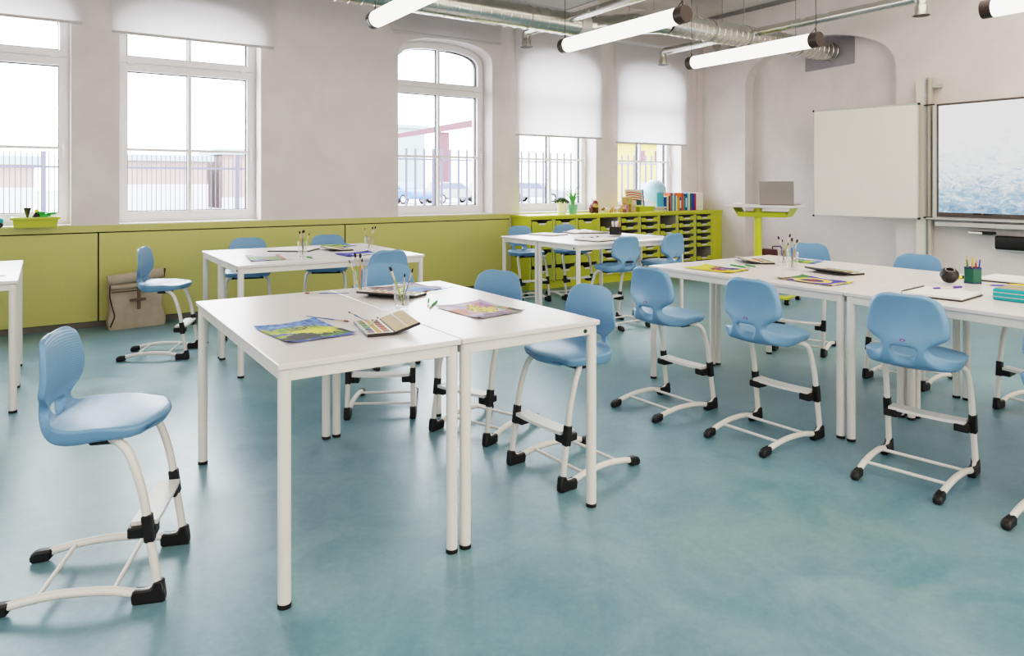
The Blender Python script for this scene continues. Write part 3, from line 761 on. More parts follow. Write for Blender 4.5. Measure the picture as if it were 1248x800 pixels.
for k, lb in enumerate(('white binder next to the red book', 'white binder at the right end of the standing row')):
    t = thing('ring_binder', lb, 'binder', (8.13+k*.075, 7.25, CT), 0, 'white binders')
    obj('spine', MB().bx(0, .072, 0, .006, 0, .262, .003), M['wht'], t)
    obj('cover', MB().bx(0, .004, 0, .2, 0, .262).bx(.068, .072, 0, .2, 0, .262), M['wht'], t)
    obj('finger_ring', MB().tube([(.036, -.001, .05), (.036, .002, .05)], .01, 16), M['lgrey'], t)

# ------------------------------------------------------------------ left window sill
tray_box((-.055, 7.40, SILL+.002), 0, .33, .17, .085, 'lime tray of toys on the left window sill', 'toy_tray')
t = thing('toy_goblet', 'dark toy goblet standing in the lime sill tray', 'toy', (-.115, 7.38, SILL+.006))
obj('cup', MB().lathe([(.03, .0), (.03, .01), (.01, .02), (.008, .09), (.016, .11), (.026, .15), (.03, .165), (.022, .155), (0, .12)], 16), mat('dark olive plastic', '#3a3a22', .4), t)
t = thing('toy_figure', 'small black toy with a yellow top in the lime sill tray', 'toy', (-.05, 7.39, SILL+.006))
obj('body', MB().ell((0, 0, .065), (.034, .03, .062), 12, 8), M['black'], t); obj('cap', MB().ell((0, 0, .136), (.016, .016, .016), 10, 8), M['hiy'], t)
t = thing('toy_leaf', 'green toy plant lying in the lime sill tray', 'toy', (.01, 7.39, SILL+.006))
obj('foliage', MB().ell((0, 0, .075), (.055, .03, .04), 10, 6).ell((.05, 0, .112), (.04, .02, .012), 10, 6).ell((-.03, .0, .12), (.035, .02, .014), 8, 6), mat('bright green plastic', '#3fa94a', .4), t)
t = thing('toy_card', 'white patterned toy piece in the lime sill tray', 'toy', (.07, 7.39, SILL+.006))
obj('plate', MB().bx(-.035, .035, -.03, .03, .05, .088, .004), M['wht'], t)
t = thing('toy_truck', 'teal toy vehicle at the left end of the sill, cut by the photo edge', 'toy', (-.335, 7.41, SILL+.002))
obj('body', MB().bx(-.07, .05, -.035, .035, .03, .085, .01), mat('turquoise plastic', '#2ea6b5', .4), t)
for sx in (-.04, .025):
    for sy in (-.037, .037): obj('wheel', MB().tube([(sx, sy-.006, .024), (sx, sy+.006, .024)], .024, 16), M['black'], t)

# ------------------------------------------------------------------ taupe roll-top bag
t = thing('roll_top_bag', 'taupe canvas roll-top bag leaning against the lime panel', 'bag', (.715, 7.33, 0), R(6))
def bag_body():
    m = MB(); N = 14; Mz = 12; vs = []; fs = []
    def prof(k):
        z = .40*k/Mz
        w = .235+.012*math.sin(k*.8)-.012*(k/Mz); d = .085*(1-.45*k/Mz)
        return z, w, d
    for k in range(Mz+1):
        z, w, d = prof(k)
        for i in range(4*N):
            a = 2*PI*i/(4*N); ex = .28
            x = w*math.copysign(abs(math.cos(a))**ex, math.cos(a)); y = d*math.copysign(abs(math.sin(a))**ex, math.sin(a))
            wob = .012*noise.noise(Vector((x*7, y*7, z*8)))
            vs.append((x+wob, y+wob+.05*k/Mz, max(0, z + (.012*noise.noise(Vector((x*9, 3, 1))) if k else 0))))
    n = 4*N
    for k in range(Mz):
        for i in range(n): fs.append((k*n+i, k*n+(i+1) % n, (k+1)*n+(i+1) % n, (k+1)*n+i))
    fs.append(tuple(range(n))[::-1]); fs.append(tuple(Mz*n+i for i in range(n)))
    return m.add(vs, fs)
obj('bag_body', bag_body(), M['taupe'], t, smooth=60)
m = MB()
tilt = Matrix.Rotation(R(-8), 3, 'Y')
for k in range(9):
    pass
m.tube([(-.232, .02, .435), (-.1, .012, .444), (.05, .012, .458), (.225, .02, .475)], [.048, .05, .05, .048], 14)
m.tube([(-.225, -.012, .372), (-.05, -.022, .378), (.1, -.022, .385), (.22, -.012, .395)], [.022, .026, .026, .022], 10)
obj('rolled_top', m, M['taupe'], t, smooth=60)
obj('centre_strap', MB().bx(-.012, .016, -.098, -.086, .17, .39, .003), M['strap'], t)
obj('cross_strap', MB().bx(-.075, .06, -.104, -.092, .245, .272, .003), M['strap'], t)
obj('edge_seam', MB().tube(spline([(-.225, -.06, .40), (-.228, -.066, .3), (-.21, -.078, .2), (-.195, -.084, .12), (-.23, -.085, .03)], 5), .006, 8).tube([(-.215, -.058, .335), (0, -.066, .338), (.2, -.058, .34)], .005, 8).tube([(.235, .02, .43), (.245, .015, .515)], .009, 8), M['seam'], t)

# maroon school bag by the back wall
t = thing('school_bag', 'maroon leather bag on the floor by the wall, right of the lime lectern column', 'bag', (8.36, 6.02, 0), R(90))
obj('bag_body', MB().bx(-.2, .2, -.07, .07, 0, .41, .03, 3), M['maroon'], t)
obj('flap', MB().bx(-.2, .2, -.0, .082, .16, .418, .02, 2), M['maroon'], t)
obj('carry_handle', MB().tube(spline([(-.07, 0, .40), (-.065, 0, .45), (.065, 0, .45), (.07, 0, .40)], 6), .009, 8), M['maroon'], t)

# ------------------------------------------------------------------ lectern and laptop
LA = R(20)
t = thing('mobile_lectern', 'lime lectern on castors with a white top, carrying the laptop', 'lectern', (6.60, 4.95, 0), LA)
# local -x faces the class, +x the teacher, y lateral
obj('tabletop', MB().bx(-.16, .36, -.37, .37, 1.052, 1.078, .004), M['top'], t)
obj('column', MB().tube([(0, .04, .09), (0, .04, 1.05)], .042, 28), M['lime'], t)
tr = MB(); f = [(-.30, 1.046), (.30, 1.046), (.24, .955), (-.24, .955)]
tr.prism([(-.33, 1.05), (-.325, 1.05), (-.265, .955), (.235, .955), (.30, 1.05), (.305, 1.05), (.24, .948), (-.27, .948)], -.06, .22, 'x')
tr.add([(-.06, -.27, .95), (-.06, .235, .95), (-.075, .245, 1.0), (-.075, -.28, 1.0)], [(0, 1, 2, 3)]); tr.add([(.22, -.27, .95), (.22, .235, .95), (.22, .25, 1.0), (.22, -.28, 1.0)], [(0, 1, 2, 3)])
obj('cable_tray', tr, M['lime'], t)
b = obj('base', MB().bx(-.06, .06, -.30, .30, .062, .092, .006).bx(-.05, .47, -.30, -.24, .062, .086, .006).bx(-.05, .47, .24, .30, .062, .086, .006), M['lime'], t)
for x in (-.0, .44):
    for y in (-.27, .27):
        c = obj('castor', MB().bx(x-.012, x+.012, y-.02, y+.02, .03, .07, .003), M['grey'], t)
        obj('wheel', MB().tube([(x, y-.022, .031), (x, y+.022, .031)], .031, 18), M['black'], c)
        obj('hub', MB().tube([(x, y-.024, .031), (x, y+.024, .031)], .015, 14), M['lgrey'], c)
t = thing('laptop', 'open grey laptop on the lectern, its lid turned to the class', 'laptop', (6.66, 4.80, 1.079), LA)
obj('keyboard_half', MB().bx(0, .25, -.185, .185, 0, .014, .004), M['laptop'], t)
l = MB().bx(-.008, 0, -.185, .185, 0, .255, .004).xf(Matrix.Translation((-.002, 0, .008)) @ Matrix.Rotation(R(-6), 4, 'Y'))
ld = obj('lid', l, M['laptop'], t)
obj('display', MB().bx(0, .001, -.175, .175, .012, .245).xf(Matrix.Translation((-.001, 0, .008)) @ Matrix.Rotation(R(-6), 4, 'Y')), M['screenm'], ld)
t = tag(obj('computer_mouse', MB().ell((0, 0, .012), (.03, .05, .018), 16, 10), M['white'], None, (6.50, 5.19, 1.078), (0, 0, LA)), 'white mouse on the lectern left of the laptop', 'mouse')

# ------------------------------------------------------------------ display, column, wing board
t = thing('board_column', 'pale vertical lifting column between whiteboard wing and screen', 'column', (8.40, 4.10, 0))
obj('wall_profile', MB().bx(.0, .098, -.02, .10, 0, 2.52, .003), mat('cream column paint', '#e6ded2', .5), t)
obj('guide_rail', MB().bx(-.03, .03, -.075, -.02, 0, 2.52, .004).bx(-.045, -.03, -.07, -.058, 0, 2.52), mat('cream aluminium', '#c9c0b4', .4, metal=.2), t)
obj('wall_bracket', MB().bx(.0, .098, -.15, -.07, 2.40, 2.45, .003), M['lgrey'], t)
obj('rail_groove', MB().bx(-.034, -.03, -.05, -.03, 0, 2.5), M['grey'], t)
t = thing('whiteboard_wing', 'blank cream whiteboard wing folded out left of the screen', 'whiteboard', (8.30, 4.115, .91), 0)
d = Vector((8.066-8.30, 5.276-4.115)); t.rotation_euler = (0, 0, math.atan2(d.y, d.x)); wl = d.length
obj('writing_surface', MB().bx(.012, wl-.012, -.01, .012, .012, 1.308), M['board'], t)
fr = MB()
for z in (0, 1.305): fr.bx(0, wl, -.014, .016, z, z+.016, .003)
for x in (0, wl-.014): fr.bx(x, x+.014, -.014, .016, 0, 1.321, .003)
obj('board_frame', fr, M['lgrey'], t)
for x in (0, wl):
    for z in (.006, 1.314): obj('corner_cap', MB().bx(x-.012, x+.012, -.018, .02, z-.012, z+.012, .004), M['black'], t)
t = thing('interactive_display', 'large wall display showing a pale icy aerial landscape', 'display', (8.34, 3.99, .90))
W = 2.05
obj('casing', MB().bx(.0, .09, -W, 0, .03, 1.31, .006), mat('display casing', '#d2cdc6', .4), t)
bz = MB(); bz.bx(-.008, .0, -W+.0, -.05, 1.283, 1.305, .002).bx(-.008, 0, -.07, -.05, .06, 1.3, .002).bx(-.012, 0, -W, -.05, .045, .095, .003)
obj('bezel', bz, M['bezel'], t)
def ice_mat():
    m = bpy.data.materials.new('icy aerial picture'); m.use_nodes = True
    nt = m.node_tree; nt.nodes.clear(); L = nt.links.new
    o = nt.nodes.new('ShaderNodeOutputMaterial'); e = nt.nodes.new('ShaderNodeEmission')
    tc = nt.nodes.new('ShaderNodeTexCoord'); sp = nt.nodes.new('ShaderNodeSeparateXYZ'); L(tc.outputs['Object'], sp.inputs[0])
    mp = nt.nodes.new('ShaderNodeMapping'); mp.inputs['Scale'].default_value = (1, 1.6, 3.0); L(tc.outputs['Object'], mp.inputs[0])
    n = nt.nodes.new('ShaderNodeTexNoise'); n.inputs['Scale'].default_value = 5.5; n.inputs['Detail'].default_value = 12; n.inputs['Roughness'].default_value = .75; n.inputs['Distortion'].default_value = .9
    L(mp.outputs[0], n.inputs['Vector'])
    mr = nt.nodes.new('ShaderNodeMapRange'); L(sp.outputs['Z'], mr.inputs[0]); mr.inputs[1].default_value = .1; mr.inputs[2].default_value = 1.0; mr.inputs[3].default_value = -.16; mr.inputs[4].default_value = .24
    a = nt.nodes.new('ShaderNodeMath'); a.operation = 'ADD'; L(n.outputs['Fac'], a.inputs[0]); L(mr.outputs[0], a.inputs[1])
    r = nt.nodes.new('ShaderNodeValToRGB'); r.color_ramp.elements[0].position = .22; r.color_ramp.elements[1].position = .68
    r.color_ramp.elements[0].color = lin('#5f83a8'); r.color_ramp.elements[1].color = lin('#f4f5f3')
    q = r.color_ramp.elements.new(.42); q.color = lin('#a9c0d2')
    q = r.color_ramp.elements.new(.52); q.color = lin('#e2e8ec')
    L(a.outputs[0], r.inputs[0]); L(r.outputs[0], e.inputs[0]); e.inputs[1].default_value = 1.15; L(e.outputs[0], o.inputs[0]); return m
obj('picture_screen', MB().bx(-.004, .0, -W+.02, -.07, .095, 1.285), ice_mat(), t, smooth=0)
obj('lower_rail', MB().bx(-.02, .06, -W, .06, .012, .032, .003).bx(-.01, .05, -W, -.03, -.06, -.01, .004), M['lgrey'], t)
obj('upper_clip', MB().bx(-.01, .02, -.03, .09, 1.3, 1.312, .002).bx(-.015, .02, -.0, .09, .02, .04, .002), M['black'], t)
t = thing('display_pen', 'dark stylus with an orange ring lying on the screen edge', 'pen', (8.322, 3.47, .985))
obj('barrel', MB().tube([(0, .09, .006), (0, .0, .004), (0, -.1, .0)], [.007, .008, .003], 10), M['black'], t); obj('ring', MB().tube([(0, .008, .004), (0, -.004, .004)], .009, 10), M['borange'], t)
t = thing('pen_holder', 'small black and white holder under the display', 'holder', (8.36, 3.52, .77))
obj('holder_body', MB().bx(-.03, .09, -.13, .10, .0, .03, .008), M['black'], t); obj('front_strip', MB().bx(-.034, -.028, -.04, .095, .004, .026, .002), M['wht'], t)
t = thing('soundbar', 'black soundbar on the wall below the display', 'soundbar', (8.36, 3.36, .62))
obj('speaker_body', MB().bx(0, .1, -.9, .02, 0, .145, .02, 3), M['black'], t); obj('rear_shell', MB().bx(.015, .139, -.91, .03, -.012, .14, .02, 3), M['white'], t)

# ------------------------------------------------------------------ tube lamps
def make_lamp():
    t = thing('tube_lamp', '', 'lamp')
    L = 1.53; r = .066
    obj('light_tube', MB().tube([(0, .08, 0), (0, L-.07, 0)], r, 32), M['tube'], t)
    for a, b in ((0, .085), (L-.075, L)):
        obj('end_cap', MB().tube([(0, a, 0), (0, a+.004, 0), (0, b-.004, 0), (0, b, 0)], [r, r+.003, r+.003, r], 32), mat('dark brown end cap', '#3b302c', .4), t)
        y = (a+b)/2
        obj('suspension_wire', MB().tube([(0, y, r), (0, y, ZC-2.6)], .003, 6).tube([(0, y, r), (0, y, r+.035)], .006, 8), M['wire'], t)
    obj('power_cable', MB().tube(spline([(0, .10, r), (0, .04, r+.06), (.01, .05, .3), (.0, .05, ZC-2.6)], 6), .003, 6), M['wire'], t)
    return t
lp = make_lamp(); lf = [lp]
for x, y, lb in ((2.165, 3.70, 'tube lamp at top centre left, its upper end cut by the photo'), (4.05, 3.705, 'tube lamp in the middle, hanging over the back table block'), (5.75, 3.70, 'tube lamp hanging lowest in view, in front of the wall plate'), (5.785, .885, 'tube lamp of which only one end shows at the upper right corner')):
    if lf: o = lf.pop()
    else: o = copy_tree(lp)
    o.location = (x, y, 2.6); o['label'] = lb; o['group'] = 'suspended tube lamps'

# ------------------------------------------------------------------ ducts and pipes
def ridged(x0, x1, y, z, r, step=.12):
    pts = []; rs = []
    x = x0
    while x < x1-.02:
        pts += [(x, y, z), (x+.004, y, z), (x+.012, y, z), (x+.016, y, z)]; rs += [r, r+.004, r+.004, r]; x += step
    pts.append((x1, y, z)); rs.append(r)
    return MB().tube(pts, rs, 40)
DZ, DR = 3.055, .125
t = thing('ventilation_duct', 'large spiral steel duct running along the ceiling to the end wall', 'duct', (0, 0, 0))
obj('straight_section', ridged(-2.9, 4.86, 6.05, DZ, DR), M['duct'], t)
obj('joint_collar', MB().tube([(4.86, 6.05, DZ), (5.0, 6.05, DZ)], DR+.006, 40), M['lgrey'], t)
e = MB(); pts = [(5.0, 6.05, DZ), (5.12, 6.0, DZ), (5.22, 5.88, DZ), (5.28, 5.73, DZ), (5.36, 5.57, DZ), (5.48, 5.46, DZ), (5.62, 5.42, DZ)]
obj('segmented_bend', e.tube(pts, DR, 40), M['duct'], t, smooth=14)
obj('straight_section', ridged(5.62, XN-.03, 5.42, DZ, DR, .1), M['duct'], t)
obj('coupling_ring', MB().tube([(6.28, 5.42, DZ), (6.31, 5.42, DZ)], DR+.007, 40), M['alu'], t)
for x, y in ((1.6, 6.05), (4.2, 6.05), (6.9, 5.42), (7.9, 5.42)):
    obj('hanger_rod', MB().tube([(x, y, DZ+DR), (x, y, ZC)], .005, 6), M['grey'], t)
    obj('hanger_strap', MB().tube([(x-.008, y, DZ), (x+.008, y, DZ)], DR+.005, 36), M['grey'], t)
t = thing('wall_plate', 'grey plate around the big duct on the end wall', 'plate', (XN-.012, 5.44, 2.86))
obj('plate_sheet', MB().prism([(-.34, 0), (.36, -.02), (.36, .36), (.0, .46), (-.34, .39)], 0, .01, 'x'), M['pocket'], t)
t = thing('duct_stub', 'short bronze duct with a grey plate high on the wall by the corner', 'duct', (XB-.3, 6.92, 3.36))
obj('stub_pipe', MB().tube([(0, 0, 0), (.3, 0, 0)], .09, 28), M['duct'], t); obj('stub_plate', MB().bx(.288, .298, -.14, .28, -.13, .16), M['pocket'], t)
def branch(x, ya, yb, z, spout_y, label):
    t = thing('branch_pipe', label, 'pipe', (x, spout_y, z), 0, 'thin steel branch pipes with outlets')
    s = 1 if ya > yb else -1
    p = spline([(0, 0, -.10), (0, 0, -.04), (0, -.03*s, 0), (0, -.10*s, 0)], 6) + [(0, yb-spout_y, 0)]
    obj('pipe', MB().tube(p, .05, 24), M['duct'], t)
    obj('outlet', MB().lathe([(.052, -.08), (.056, -.09), (.056, -.165), (.082, -.17), (.082, -.176), (.052, -.176)], 24), M['duct'], t)
    obj('outlet_shade_disc', MB().lathe([(.072, -.1765), (.072, -.178), (0, -.178)], 24), M['black'], t)  # black disc paints in the shaded inside of the outlet
branch(4.71, 6.8, 2.2, 3.09, 6.78, 'thin steel pipe crossing the big duct, its outlet left of the middle lamp')
branch(6.95, 6.8, 5.5, 3.09, 6.78, 'thin steel pipe with an outlet above the lowered blind near the corner')
branch(7.0, 3.6, 5.35, 3.10, 3.45, 'thin steel pipe running from the big duct toward the upper right')
def perf(x0, x1, y0, y1, z, label):
    t = thing('perforated_panel', label, 'ceiling panel', ((x0+x1)/2, (y0+y1)/2, z), 0, 'perforated ceiling panels')
    a, b = (x1-x0)/2, (y1-y0)/2
    obj('sheet', MB().bx(-a, a, -b, b, 0, .015), M['perf'], t)
    m = MB()
    k = -a+.03
    while k < a-.02:
        for j in range(4): m.bx(k, k+.012, -b+.02+j*.03, -b+.032+j*.03, -.0015, .0005)
        for j in range(4): m.bx(k, k+.012, b-.02-j*.03, b-.032-j*.03, -.0015, .0005)
        k += .03
    obj('perforation', m, mat('hole black', '#3b3836', .8), t, smooth=0)
    r = MB().bx(-a-.01, a+.01, -b-.01, -b+.004, -.012, .03, .002).bx(-a-.01, a+.01, b-.004, b+.01, -.012, .03, .002).bx(a-.004, a+.01, -b, b, -.012, .03, .002).bx(-a-.01, -a+.004, -b, b, -.012, .03, .002)
    obj('edge_profile', r, M['alu'], t)
    for sx in (-1, 1):
        for sy in (-1, 1): obj('hanger_rod', MB().tube([(sx*(a-.1), sy*(b-.1), .01), (sx*(a-.1), sy*(b-.1), ZC-z)], .004, 6), M['grey'], t)
perf(2.3, 5.22, 5.3, 6.78, 3.4, 'perforated grey ceiling panel above the big duct, left of the bend')
perf(6.35, 7.85, 6.35, 7.0, 3.4, 'perforated grey ceiling panel beyond the duct near the corner')

# ------------------------------------------------------------------ paintings
def nz(u, v, s, k=0): return noise.noise(Vector((u*s, v*s, k)))
def H(c): return lin(c)[:3]
def mixc(a, b, k):
    k = min(1, max(0, k)); return tuple(a[i]*(1-k)+b[i]*k for i in range(3))
def painting(quad, fn, label, curl=.004, nu=96, nv=72):
    q = [Vector((x, y, 0)) for x, y in quad]; c = sum(q, Vector())/4
    m = MB(); colors = []
    for j in range(nv+1):
        for i in range(nu+1):
            u, v = i/nu, j/nv
            p = q[0]*(1-u)*(1-v)+q[1]*u*(1-v)+q[2]*u*v+q[3]*(1-u)*v - c
            e = min(u, 1-u, v, 1-v); ed = max(0, .06-e)/.06
            z = .0012 + curl*ed*(.5+.9*nz(u, v, 3, 9)) + max(0, curl*2.2*(abs(u-.5)*2)**6*(abs(v-.5)*2)**6)
            m.v.append((p.x, p.y, max(z, .0008))); colors.append(fn(u, v))
    for j in range(nv):
        for i in range(nu):
            a = j*(nu+1)+i; m.f.append((a, a+1, a+nu+2, a+nu+1)); m.mi.append(0)
    o = obj('painting', m, M['paint'], None, (c.x, c.y, TT), smooth=70)
    at = o.data.color_attributes.new('paint', 'FLOAT_COLOR', 'POINT')
    for k, cc in enumerate(colors): at.data[k].color = (*[x**1.3 for x in cc], 1)
    return tag(o, label, 'painting', 'loose painted sheets on the tables')
def f_land(u, v):         # u left to right along the near edge, v away
    w = nz(u, v, 4, 1); w2 = nz(u, v, 11, 2); w3 = nz(u, v, 26, 5); e = .10*w+.05*w2+.02*w3
    c = mixc(H('#a9bf26'), H('#5f8a1c'), .5+w2+.4*w3)
    c = mixc(c, H('#e6e25e'), (1-math.hypot((u-.55)*1.7, (v-.46)*2.6))*1.1+w*.8)
    sky = v + .9*max(0, u-.62)**1.2 + e
    if sky > .78: c = mixc(H('#7ea8de'), H('#2f57a8'), .45+w2*1.3+w3*.6)
    hill = .30-.30*abs(u-.34)+e
    if .10 < v < hill+.08: c = mixc(H('#2a2218'), H('#3d4a18'), .35+w2*1.2+w3)
    if v < .13+e*.8: c = mixc(H('#3a6ac4'), H('#1f3f8c'), .5+w2*1.4+w3)
    if abs(v-.47+.25*u-e) < .035 and u < .34: c = H('#2a55b2')
    if .10 < v < .20+e and u > .55: c = mixc(H('#3f6f28'), H('#7aa032'), .5+w3*1.5)
    if abs(v-.60-.03*w2) < .022+.02*w3 and .36 < u < .64: c = H('#7a3020')
    if .62 < v+e*.4 < .74 and .3 < u < .82 and w3+w2*.5 > .05: c = H('#244a1e')
    if u+.25*v > 1.0 and v < .38: c = H('#201e24')
    return c
def f_rainbow(u, v):
    w = nz(u, v, 5, 3); w2 = nz(u, v, 14, 4)
    r = math.hypot((u-.72)*1.0, (v+.05)*.95)+.03*w
    c = mixc(H('#c6bccb'), H('#9d97ad'), .5+w)
    if r < .62: c = mixc(H('#3f6fc2'), H('#8db8e6'), v*1.2+w)
    for rr, cc in ((.64, '#9ccf6c'), (.68, '#d9d25a'), (.72, '#c9864a')):
        if abs(r-rr) < .02: c = H(cc)
    if r > .74 and u < .6: c = mixc(H('#5a3428'), H('#8a5340'), .5+w2)
    if u > .78: c = mixc(c, H('#a79cae'), .7)
    return c
def f_flower(u, v):
    w = nz(u, v, 4, 5); w2 = nz(u, v, 15, 6)
    c = mixc(H('#b7acd0'), H('#d9cfdc'), .5+w)
    if v < .22+.2*w and u > .1: c = mixc(H('#6d5a62'), H('#b59ab4'), .4+w2)
    d = math.hypot((u-.58), (v-.52)*1.1)
    if d < .30+.12*w:
        c = mixc(H('#e6c93a'), H('#e2e07a'), .5+w2)
        if w2 > .22: c = H('#6a4a2c')
        if w2 < -.3: c = H('#c9692c')
    if .70 < u < .92 and .55 < v < .9: c = mixc(H('#4a63b8'), H('#d9772e'), .5+w2*2)
    if u > .82 and v < .55: c = mixc(H('#5f9a4a'), H('#c98a5a'), .5+w2*2)
    if u > .9 and v < .32: c = H('#33262a')
    if v < .05 and u < .75: c = H('#3a3038')
    if u < .3 and .3 < v < .7 and w > 0: c = H('#d99a8a')
    return c
def f_abs(u, v):
    w = nz(u, v, 4, 7); w2 = nz(u, v, 11, 8)
    c = mixc(H('#ded12c'), H('#b9b236'), .5+w2)
    if .28 < v+.15*w < .72 and u > .25: c = mixc(H('#c23a24'), H('#7a2440'), u+w)
    if .2 < v+.1*w2 < .55 and u > .55: c = mixc(H('#332a86'), H('#5a3fa0'), .5+w2)
    if w2 > .25: c = H('#e3da4a')
    if v > .85 or u < .04: c = H('#cfcf5a')
    if v < .08: c = mixc(H('#d9c83a'), H('#6a5a30'), .5+w2*2)
    return c
def f_mask(u, v):
    w = nz(u, v, 4, 10); w2 = nz(u, v, 12, 11)
    d = math.hypot((u-.52)*1.0, (v-.55)*1.1)+.05*w
    c = mixc(H('#3c35a0'), H('#5a4fc0'), .5+w2)
    if d < .36: c = mixc(H('#e6cf3a'), H('#e9c98e'), .5+w2*1.5)
    if d < .22: c = mixc(H('#3a3496'), H('#6a3a30'), .5+w2*2)
    if d < .07: c = H('#c24a34')
    if v > .86 or u < .12+.1*w: c = mixc(H('#2a2428'), H('#cdb98a'), .3+w2*1.5)
    if v < .14 and w2 > -.1: c = H('#e2d7b5') if u < .55 else H('#e0d02e')
    if u > .55 and v > .82: c = H('#4d8a4a')
    return c
def f_green(u, v):
    w = nz(u, v, 4, 12); w2 = nz(u, v, 12, 13)
    c = mixc(H('#8ab03a'), H('#3f6a34'), .5+w2)
    if v > .8+.1*w: c = H('#c9c4dc')
    if v < .3+.15*w and u < .45: c = mixc(H('#7a6ac0'), H('#3c3a90'), .5+w2)
    if .35 < v < .55 and abs(u-.5) < .3 and w > 0: c = H('#b98a5a')
    if u > .88: c = H('#b06a3a')
    return c
def f_blue(u, v):
    w = nz(u, v, 4, 14); w2 = nz(u, v, 12, 15)
    c = mixc(H('#2c2aa0'), H('#3f43b8'), .5+w2)
    if v < .5+.2*w and u > .3: c = mixc(H('#d9d9ee'), H('#8fb5d9'), .5+w2)
    if .35 < v+.1*w < .5 and .35 < u < .75: c = H('#d9d24a')
    return c
def f_lake(u, v):
    w = nz(u, v, 4, 16); w2 = nz(u, v, 12, 17)
    c = mixc(H('#8fb83a'), H('#b7c94a'), .5+w2)
    if w > .05: c = H('#4a7a3c')
    if v < .22+.1*w or u > .86: c = mixc(H('#4a74c2'), H('#9dbbe4'), .5+w2)
    return c
painting([(.705, 2.446), (.962, 2.470), (.918, 2.835), (.668, 2.79)], f_land, 'green and blue landscape painting at the front left of the near table')
painting([(1.50, 3.19), (1.775, 3.315), (1.70, 3.56), (1.42, 3.50)], f_rainbow, 'rainbow painting lying under the brush glasses on the front block')
painting([(1.476, 2.461), (1.739, 2.506), (1.711, 2.85), (1.455, 2.82)], f_flower, 'lavender and yellow flower painting on the near table block')
painting([(1.223, 5.171), (1.482, 5.192), (1.520, 5.54), (1.28, 5.60)], f_green, 'green painting at the left end of the wall side table')
painting([(2.06, 5.93), (2.33, 5.97), (2.30, 6.20), (2.05, 6.17)], f_lake, 'green and light blue painting beside the small paint box on the wall side table')
painting([(1.918, 5.109), (2.25, 5.22), (2.20, 5.44), (1.90, 5.38)], f_blue, 'deep blue painting at the right end of the wall side table')
painting([(3.513, 2.868), (3.761, 2.905), (3.736, 3.253), (3.494, 3.225)], f_abs, 'yellow and red abstract painting at the left end of the right table')
painting([(3.522, 2.208), (3.765, 2.21), (3.796, 2.56), (3.545, 2.572)], f_mask, 'yellow and purple painting in front of the closed black paint box')
painting([(4.42, 2.89), (4.64, 2.955), (4.58, 3.14), (4.40, 3.08)], f_lake, 'green and blue painting behind the two brush glasses on the right table')

# ------------------------------------------------------------------ paint boxes
def make_box():
    t = thing('paint_box', '', 'paint box')
    w, d = .10, .28
    b = obj('tray', MB().bx(-w, 0, -d/2, d/2, 0, .012, .002), M['black'], t)
    m = MB().bx(-w+.003, -.003, -d/2+.004, d/2-.004, .011, .0135)
    obj('pan_rack', m, M['panw'], b)
    pc = ['#7a5a6a', '#4a5a7a', '#5a7a5a', '#3f7a44', '#6a6a3a', '#8a8a5a', '#9a6a4a', '#b5552c', '#a5402c', '#8a3a2c', '#6a4a3a', '#4a3a34']
    for k, c in enumerate(pc):
        col = k // 6; row = k % 6
        x = -w+.018 if col == 0 else -.026
        y = -d/2+.03+row*.042
        obj('paint_pan', MB().bx(x-.012, x+.012, y-.015, y+.015, .0128, .0155, .002), mat('pan '+c, c, .5), b)
    obj('brush_groove', MB().bx(-w+.038, -w+.056, -d/2+.008, d/2-.008, .0130, .0142), mat('ochre groove', '#b9923a', .5), b)
    l = MB().bx(.001, w, -d/2, d/2, -.010, .0, .002); lid = obj('lid', l, M['black'], t, (0, 0, .012), (0, R(-17), 0))
    pm = MB().bx(.004, w-.003, -d/2+.004, d/2-.004, .0, .0015)
    for y in (-.07, .02): pass
    obj('mixing_palette', pm, mat('stained palette', '#cdb898', .4, var=.22, vscale=14, stretch=(3, 18, 1)), lid)
    r = MB().bx(.048, .054, -d/2+.006, d/2-.006, .001, .004)
    obj('palette_divider', r, M['panw'], lid)
    return t
pb = make_box(); bf = [pb]
for x, y, rz, tilt, lb in ((1.094, 2.515, -11, -17, 'open paint box between the landscape painting and the near brush glass'), (1.425, 3.21, 213, -11, 'open black paint box behind the near brush glass on the front block'),
                     (4.075, 2.53, 171, -12, 'black paint box beside the brush glasses on the right table'), (4.172, 3.193, 145, -11, 'black paint box at the far left of the right table, nearest the lectern'), (2.04, 5.72, 178, -9, 'small black paint box on the wall side table')):
    o = bf.pop() if bf else copy_tree(pb)
    o.location = (x, y, TT); o.rotation_euler = (0, 0, R(rz)); o['label'] = lb; o['group'] = 'black tin paint boxes'
    for ch in o.children:
        if ch.name.startswith('lid'): ch.rotation_euler = (0, R(tilt), 0)

# ------------------------------------------------------------------ glasses and brushes
def make_glass():
    t = thing('drinking_glass', '', 'glass')
    m = MB().lathe([(0, .001), (.028, 0), (.031, .006), (.033, .05), (.0375, .108), (.0385, .112), (.0365, .112), (.0355, .108), (.031, .05), (.029, .014), (0, .010)], 32)
    obj('tumbler', m, M['tumbler'], t); return t
gp = make_glass(); gf = [gp]
GL = {}
for k, x, y, lb in (('n1', 1.344, 3.419, 'glass of brushes at the far side of the front block, left of the near one'), ('n2', 1.325, 2.878, 'glass of brushes nearest the camera, on the front block'), ('wa', 1.655, 5.393, 'glass of brushes at the left on the wall side table'),
                    ('wb', 2.259, 5.553, 'glass of brushes at the right on the wall side table'), ('ra', 4.202, 2.978, 'glass of brushes on the right table, the further one'), ('rb', 4.012, 2.775, 'glass of brushes on the right table, the nearer one')):
    o = gf.pop() if gf else copy_tree(gp)
    o.location = (x, y, TT); o['label'] = lb; o['group'] = 'water glasses holding brushes'; GL[k] = (x, y)
